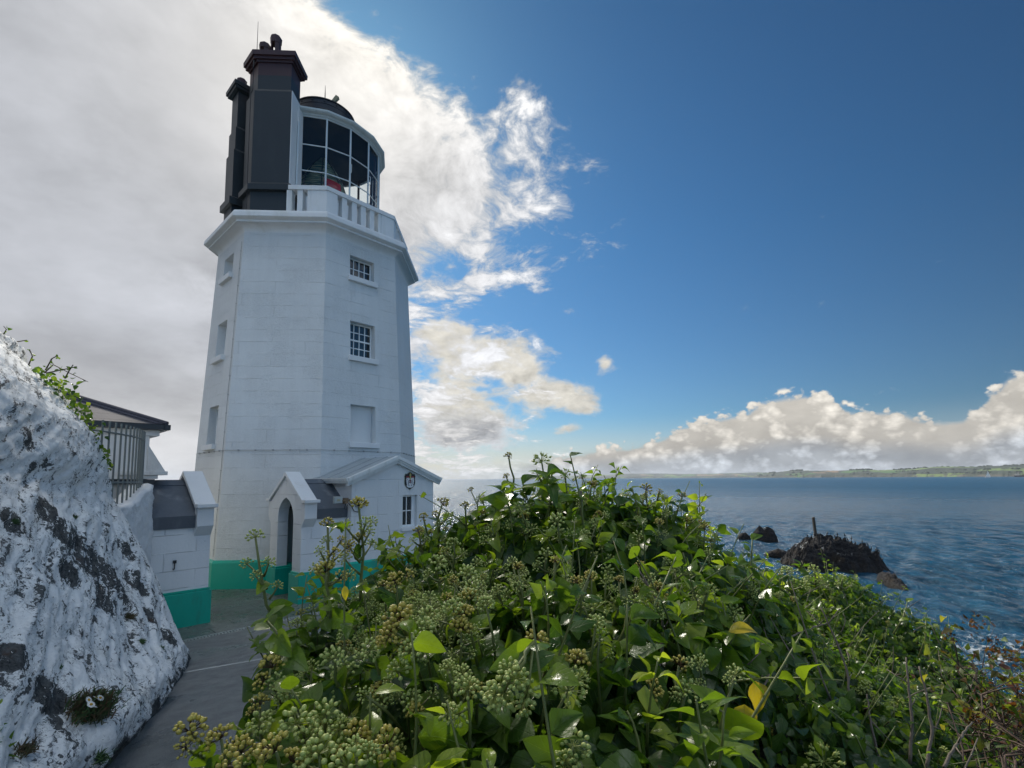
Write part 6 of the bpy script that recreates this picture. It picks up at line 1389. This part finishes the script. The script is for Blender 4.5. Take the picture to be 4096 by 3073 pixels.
for gi, par in ((0, NEAR), (1, FAR)):
    sgm[gi].build('sprig_stems', M_STEM, par, smooth=True)['kind'] = 'stuff'; q = sg[gi]
    leaf_mesh('sprig_leaves', np.array([t[0] for t in q]), np.array([t[1] for t in q]), np.array([t[2] for t in q]), np.array([t[3] for t in q]), np.array([t[4] for t in q]), M_IVY, par, 9 if gi == 0 else 5, 5)['kind'] = 'stuff'
# bare pale twigs tangled through the smaller-leaved ivy
tw = MB()
for k_ in range(130):
    x, y = rv.uniform(.9, 3.2), rv.uniform(1.2, 4.4)
    if not far_mask(np.array([x]), np.array([y]))[0]: continue
    p_ = np.array([x, y, float(ivy_z(np.array([x]), np.array([y]))[0]) - .06]); d_ = np.array([rv.normal(0, .6), rv.normal(-.2, .4), rv.uniform(.2, 1.)]); d_ /= np.linalg.norm(d_); L = rv.uniform(.10, .34); c_ = rv.normal(0, .22, 3) * L
    tw.tube([p_ + d_ * L * t + c_ * t * t for t in np.linspace(0, 1, 6)], list(np.linspace(.0042, .0015, 6)), 5)
tw.build('dead_twigs', M_TWIG, FAR, smooth=True)['kind'] = 'stuff'
# yellow leaves
M_YEL = leaf_material('yellow_leaf', [(.42, .30, .02), (.55, .42, .03)], .35, .35, (.45, .40, .08))
for px_, py_, d, L, dv, nv_ in [(1580, 1362, 1.5, .080, (1, .1, .05), (-.1, -.5, .8)), (1632, 1478, 1.45, .080, (-.05, -.1, -1), (.3, -.9, .25)), (1608, 1528, 1.44, .070, (-.1, 0, -1), (-.2, -.9, .2)), (745, 1268, 1.42, .036, (.1, 0, -1), (.2, -.9, .3)), (1535, 1400, 1.5, .062, (0, -.1, -1), (.1, -.9, .3))]:
    leaf_mesh('yellow_leaf' if px_ != 1535 else 'leaf', np.array([at(px_, py_, d * .93)]), np.array([nv_], float), np.array([dv], float), np.array([L]), np.array([rv.random()]), M_YEL if px_ != 1535 else M_IVY, NEAR, 11, 9)
# dead stems
def twig(pts, d, r0, label, grp='bare dead stems in the ivy'):
    q = [at(a, b, d * (1 + .02 * i)) for i, (a, b) in enumerate(pts)]; q = [np.array(p) for p in q]
    t_ = np.linspace(0, 1, 14); qq = np.stack([np.interp(t_, np.linspace(0, 1, len(q)), [p[k] for p in q]) for k in range(3)], -1); qq[1:-1] = (qq[:-2] + qq[1:-1] * 2 + qq[2:]) / 4; qq += rv.normal(0, .0007, qq.shape) * d
    m_ = MB().tube(qq, list(np.linspace(r0, r0 * .45, len(qq))), 6)
    for k_ in rv.integers(4, 12, 2):
        e = qq[k_] + rv.normal(0, .03, 3) * d * .6 + (0, 0, .02); m_.tube([qq[k_], e], [r0 * .5, r0 * .25], 5)
    tag(m_.build('dead_stem', M_TWIG, None, smooth=True), label, 'stem', grp)
for pts, d, r0, lb in [([(1415, 1480), (1432, 1400), (1432, 1330), (1405, 1270), (1378, 1232)], 1.45, .0055, 'curved bare stem over the middle of the big ivy bush'), ([(1850, 1600), (1835, 1500), (1828, 1440), (1800, 1370), (1773, 1312)], 1.9, .0055, 'tall forked bare stem in the smaller-leaved ivy'), ([(1602, 1660), (1622, 1600), (1650, 1480), (1672, 1440)], 1.45, .0055, 'bare stem rising beside the yellow hanging leaf'), ([(1590, 1420), (1622, 1460), (1640, 1520)], 1.5, .006, 'short woody stem above the yellow hanging leaf'), ([(1700, 1380), (1740, 1362), (1790, 1345)], 2.3, .005, 'slanting bare stem crossing the gap between ivy bushes'),
 ([(1965, 1650), (1972, 1560), (1962, 1480), (1958, 1420)], 1.9, .006, 'upright pale stem right of the forked one'), ([(2000, 1660), (2015, 1580), (2002, 1500), (1985, 1440)], 1.8, .0065, 'thick pale stem leaning left near the red-brown shrub'), ([(1905, 1660), (1880, 1560), (1872, 1500)], 1.8, .005, 'thin pale stem low in the smaller-leaved ivy'), ([(2040, 1660), (2070, 1600), (2100, 1560)], 1.7, .006, 'pale stem leaning right at the lower corner'), ([(1255, 1060), (1262, 1180), (1268, 1230)], 2.25, .006, 'brown woody stem under the leafy shoot at the horizon')]:
    twig(pts, d, r0, lb)
# red-brown shrub at the lower right
SHR = thing('shrub', 'twiggy shrub with red-brown dead flower tufts at the lower right edge', 'shrub', at(2190, 1640, 2.0))
br = MB(); tips = []
for k_ in range(46):
    f = at(rv.uniform(2060, 2330), rv.uniform(1600, 1760), rv.uniform(1.7, 2.4)); e = at(rv.uniform(2010, 2320), rv.uniform(1385, 1580), rv.uniform(1.9, 2.6)); mids = [f + (e - f) * t + rv.normal(0, .035, 3) * (1 if 0 < t < 1 else 0) for t in np.linspace(0, 1, 7)]; r0 = rv.uniform(.002, .0058)
    br.tube(mids, list(np.linspace(r0, r0 * .3, 7)), 5)
    for j in (2, 3, 4, 5):
        e2 = mids[j] + rv.normal(0, .07, 3) + (0, 0, .06); br.tube([mids[j], (mids[j] + e2) / 2 + rv.normal(0, .01, 3), e2], [r0 * .5, r0 * .4, r0 * .2], 4); tips.append(e2)
    tips.append(mids[-1])
br.build('branch', plain('brown_bark', (.085, .055, .04), .8, .3, 25., .002), SHR, smooth=True)
M_SHL = leaf_material('shrub_leaf', [(.10, .028, .014), (.060, .085, .02), (.10, .15, .03), (.30, .26, .05)], .3, .45)
tp = np.array(tips); q = tp[rv.integers(0, len(tp), 420)] + rv.normal(0, .022, (420, 3))
leaf_mesh('foliage', q, rv.normal(0, .7, q.shape) + (0, -.2, .5), rv.normal(0, .8, q.shape) + (0, 0, .2), rv.uniform(.022, .052, len(q)), np.clip(rv.normal(.42, .28, len(q)), 0, 1), M_SHL, SHR, 5, 3, np.full(len(q), .8))['kind'] = 'stuff'
tu = []
for px_, py_ in [(2050, 1372), (2105, 1350), (2150, 1395), (2190, 1420), (2130, 1500), (2180, 1540), (2100, 1545), (2200, 1480)]:
    c_ = at(px_, py_, rv.uniform(1.9, 2.3))
    for k_ in range(30): tu.append(c_ + rv.normal(0, .018, 3))
tu = np.array(tu); leaf_mesh('dead_flower', tu, rv.normal(0, 1, tu.shape), rv.normal(0, 1, tu.shape), rv.uniform(.012, .024, len(tu)), np.clip(rv.normal(.05, .08, len(tu)), 0, 1), M_SHL, SHR, 4, 3)['kind'] = 'stuff'
# ------------------------------------------------------------------ plants on the whitewashed rock
CRP = thing('ivy_creeper', 'ivy creeper trailing down the top edge of the whitewashed rock', 'ivy', on_rock(150, 860)[0])
cr_ = []; 
for t in np.linspace(0, 1, 210):
    a = np.interp(t, [0, .15, .4, .65, .85, 1], [72, 105, 150, 185, 210, 236]); b = np.interp(t, [0, .15, .4, .65, .85, 1], [792, 815, 852, 900, 945, 1005]); d = np.interp(b, [780, 1010], [6.9, 7.8]); wd_ = np.interp(t, [0, .3, .7, 1], [5, 13, 12, 5])
    cr_.append(at(a + rv.normal(0, wd_), b + rv.normal(0, wd_) + 4, d + rv.normal(0, .12)))
cr_ = np.array(cr_); leaf_mesh('foliage', cr_, rv.normal(0, .5, cr_.shape) + (.4, -.6, .5), rv.normal(0, .6, cr_.shape) + (.2, 0, -.6), rv.uniform(.05, .10, len(cr_)), np.clip(rv.normal(.42, .25, len(cr_)), 0, 1), M_IVY, CRP, 5, 5)['kind'] = 'stuff'
BRM = thing('bramble', 'thin arching bramble shoot above the rock, against grey cloud', 'bramble', at(95, 800, 6.9)); bm_ = MB(); bl = []
for pts in ([(96, 806), (115, 788), (150, 806), (190, 825)], [(98, 800), (112, 775), (125, 768)], [(60, 792), (70, 770), (64, 755)], [(-4, 742), (6, 725), (14, 712), (8, 705)], [(22, 742), (40, 738), (58, 735)], [(100, 806), (130, 800), (166, 792)], [(140, 818), (150, 800), (158, 788)]):
    q = [at(a, b, 6.9) for a, b in pts]; bm_.tube(q, [.010, .008, .006, .004][:len(q)], 5)
    for p0, p1 in zip(q, q[1:]):
        for k_ in range(3): bl.append(p0 + (p1 - p0) * rv.random() + rv.normal(0, .02, 3))
bm_.build('stem', plain('bramble_stem', (.06, .045, .03), .7, .2, 30., .001), BRM); bl = np.array(bl); leaf_mesh('foliage', bl, rv.normal(0, 1, bl.shape), rv.normal(0, 1, bl.shape), rv.uniform(.03, .06, len(bl)), np.clip(rv.normal(.3, .25, len(bl)), 0, 1), M_IVY, BRM, 5, 3)['kind'] = 'stuff'
M_GRASS = plain('dry_grass', (.085, .085, .035), .7, .4, 30., 0); M_GRASS2 = plain('green_grass', (.045, .10, .025), .6, .35, 30., 0); M_BRN = plain('brown_seedheads', (.10, .065, .03), .8, .3, 40., 0)
def tuft(px_, py_, rad, hgt, nb, label, mats, cat='grass tuft', droop=.5):
    p_, N = on_rock(px_, py_); T = thing('grass_tuft', label, cat, p_, 'grass tufts growing on the whitewashed rock')
    for mi, mt in enumerate(mats):
        Vb, Fb = [], []
        for k_ in range(nb // len(mats)):
            b = p_ + rv.normal(0, rad * .45, 3) * (1, 1, .6) - N * .02; dr = N * .7 + rv.normal(0, .5, 3) + (0, 0, .5); dr /= np.linalg.norm(dr); L = hgt * rv.uniform(.5, 1.2); s = np.cross(dr, rv.normal(0, 1, 3)); s *= .0035 / np.linalg.norm(s) * (1 + hgt * 3); o = len(Vb)
            m1_ = b + dr * L * .5; e_ = b + dr * L + np.array([0, 0, -droop * L * rv.random()]); Vb += [b - s, b + s, m1_ + s * .8, m1_ - s * .8, e_]; Fb += [(o, o + 1, o + 2), (o, o + 2, o + 3), (o + 3, o + 2, o + 4)]
        fast_mesh(('green_blades', 'dry_blades', 'seed_heads')[mi], np.array(Vb), np.array(Fb), mt, T, False)['kind'] = 'stuff'
    return T, p_, N
T0, p0, N0 = tuft(186, 1535, .15, .12, 2600, 'largest brownish grass tuft low on the rock, with small daisies', [M_GRASS2, M_GRASS, M_BRN])
M_PETAL = plain('white_petal', (.78, .78, .74), .6, .04, 50., 0); M_EYE = plain('yellow_eye', (.45, .27, .02), .6, .1, 50., 0)
for a, b in ((142, 1556), (170, 1550), (148, 1562), (154, 1566), (164, 1545)):
    c_, N_ = on_rock(a, b); c_ = c_ + N_ * .16; D_ = thing('daisy', 'small white daisy growing out of the largest grass tuft', 'flower', c_, 'white daisies in the grass tuft'); B = basis(N_ + rv.normal(0, .3, 3)); fl = MB(); ey = MB()
    for k_ in range(11):
        an = k_ * 2 * math.pi / 11; u_ = B[:, 0] * math.cos(an) + B[:, 1] * math.sin(an); w_ = np.cross(B[:, 2], u_) * .0055; fl.quad(c_ + u_ * .006 - w_ * .6, c_ + u_ * .006 + w_ * .6, c_ + u_ * .026 + w_, c_ + u_ * .026 - w_)
    fl.build('petals', M_PETAL, D_); ey.tube([c_ - B[:, 2] * .003, c_ + B[:, 2] * .003, c_ + B[:, 2] * .007], [.010, .011, .005], 8); ey.build('flower_eye', M_EYE, D_); MB().tube([c_, c_ - N_ * .12 - np.array([0, 0, .04])], .0025, 4).build('stem', M_GRASS2, D_)
for a, b, r_, h_, n_, lb, mt in [(282, 1336, .05, .085, 260, 'round brown tuft high on the right part of the rock', [M_GRASS, M_BRN]), (304, 1386, .04, .07, 200, 'small green tuft under the round brown tuft', [M_GRASS2]), (348, 1402, .03, .06, 140, 'green tuft nearest the far foot of the rock', [M_GRASS2]), (220, 1636, .05, .07, 160, 'green weed at the foot of the rock beside the path', [M_GRASS2]), (48, 1622, .06, .08, 180, 'flat brown-green tuft at the lower left of the rock', [M_GRASS, M_BRN]), (130, 1440, .02, .04, 60, 'tiny tuft in the middle of the rock face', [M_GRASS2]), (32, 1130, .03, .06, 90, 'small tuft high on the left of the rock face', [M_GRASS2]), (160, 1118, .04, .06, 140, 'low tuft on the dark bare stone', [M_GRASS2, M_GRASS])]:
    tuft(a, b, r_, h_, n_, lb, mt)
WDP = thing('sea_spurge', 'leafy green plant at the very lower left corner of the rock', 'plant', on_rock(12, 1625)[0]); q, nn_ = on_rock(12, 1625); q = q + rv.normal(0, .035, (34, 3)) * (1, 1, 1.8) + np.array([-.10, 0, .0]) + nn_ * .04
leaf_mesh('foliage', q, rv.normal(0, .7, q.shape) + (0, -.3, .6), rv.normal(0, .6, q.shape) + (0, 0, .6), rv.uniform(.04, .075, len(q)), np.clip(rv.normal(.5, .2, len(q)), 0, 1), M_IVY, WDP, 5, 3, np.full(len(q), .55))['kind'] = 'stuff'
# ------------------------------------------------------------------ sea air
hz = MB(); hz.box(lambda a, b, z: (a, b, z), -15000, 15000, -6000, 15000, -17, 160)
m = bpy.data.materials.new('sea_air'); m.use_nodes = True; n = NT(m.node_tree); n.n.clear(); out = n.new('ShaderNodeOutputMaterial')
pv = n.new('ShaderNodeVolumePrincipled'); n.put(pv.inputs['Color'], (.80, .88, 1.0)); pv.inputs['Density'].default_value = HAZE; pv.inputs['Anisotropy'].default_value = .2
n.l.new(pv.outputs[0], out.inputs['Volume'])
tag(hz.build('haze', m), 'thin sea haze over the whole bay', 'haze', kind='stuff')
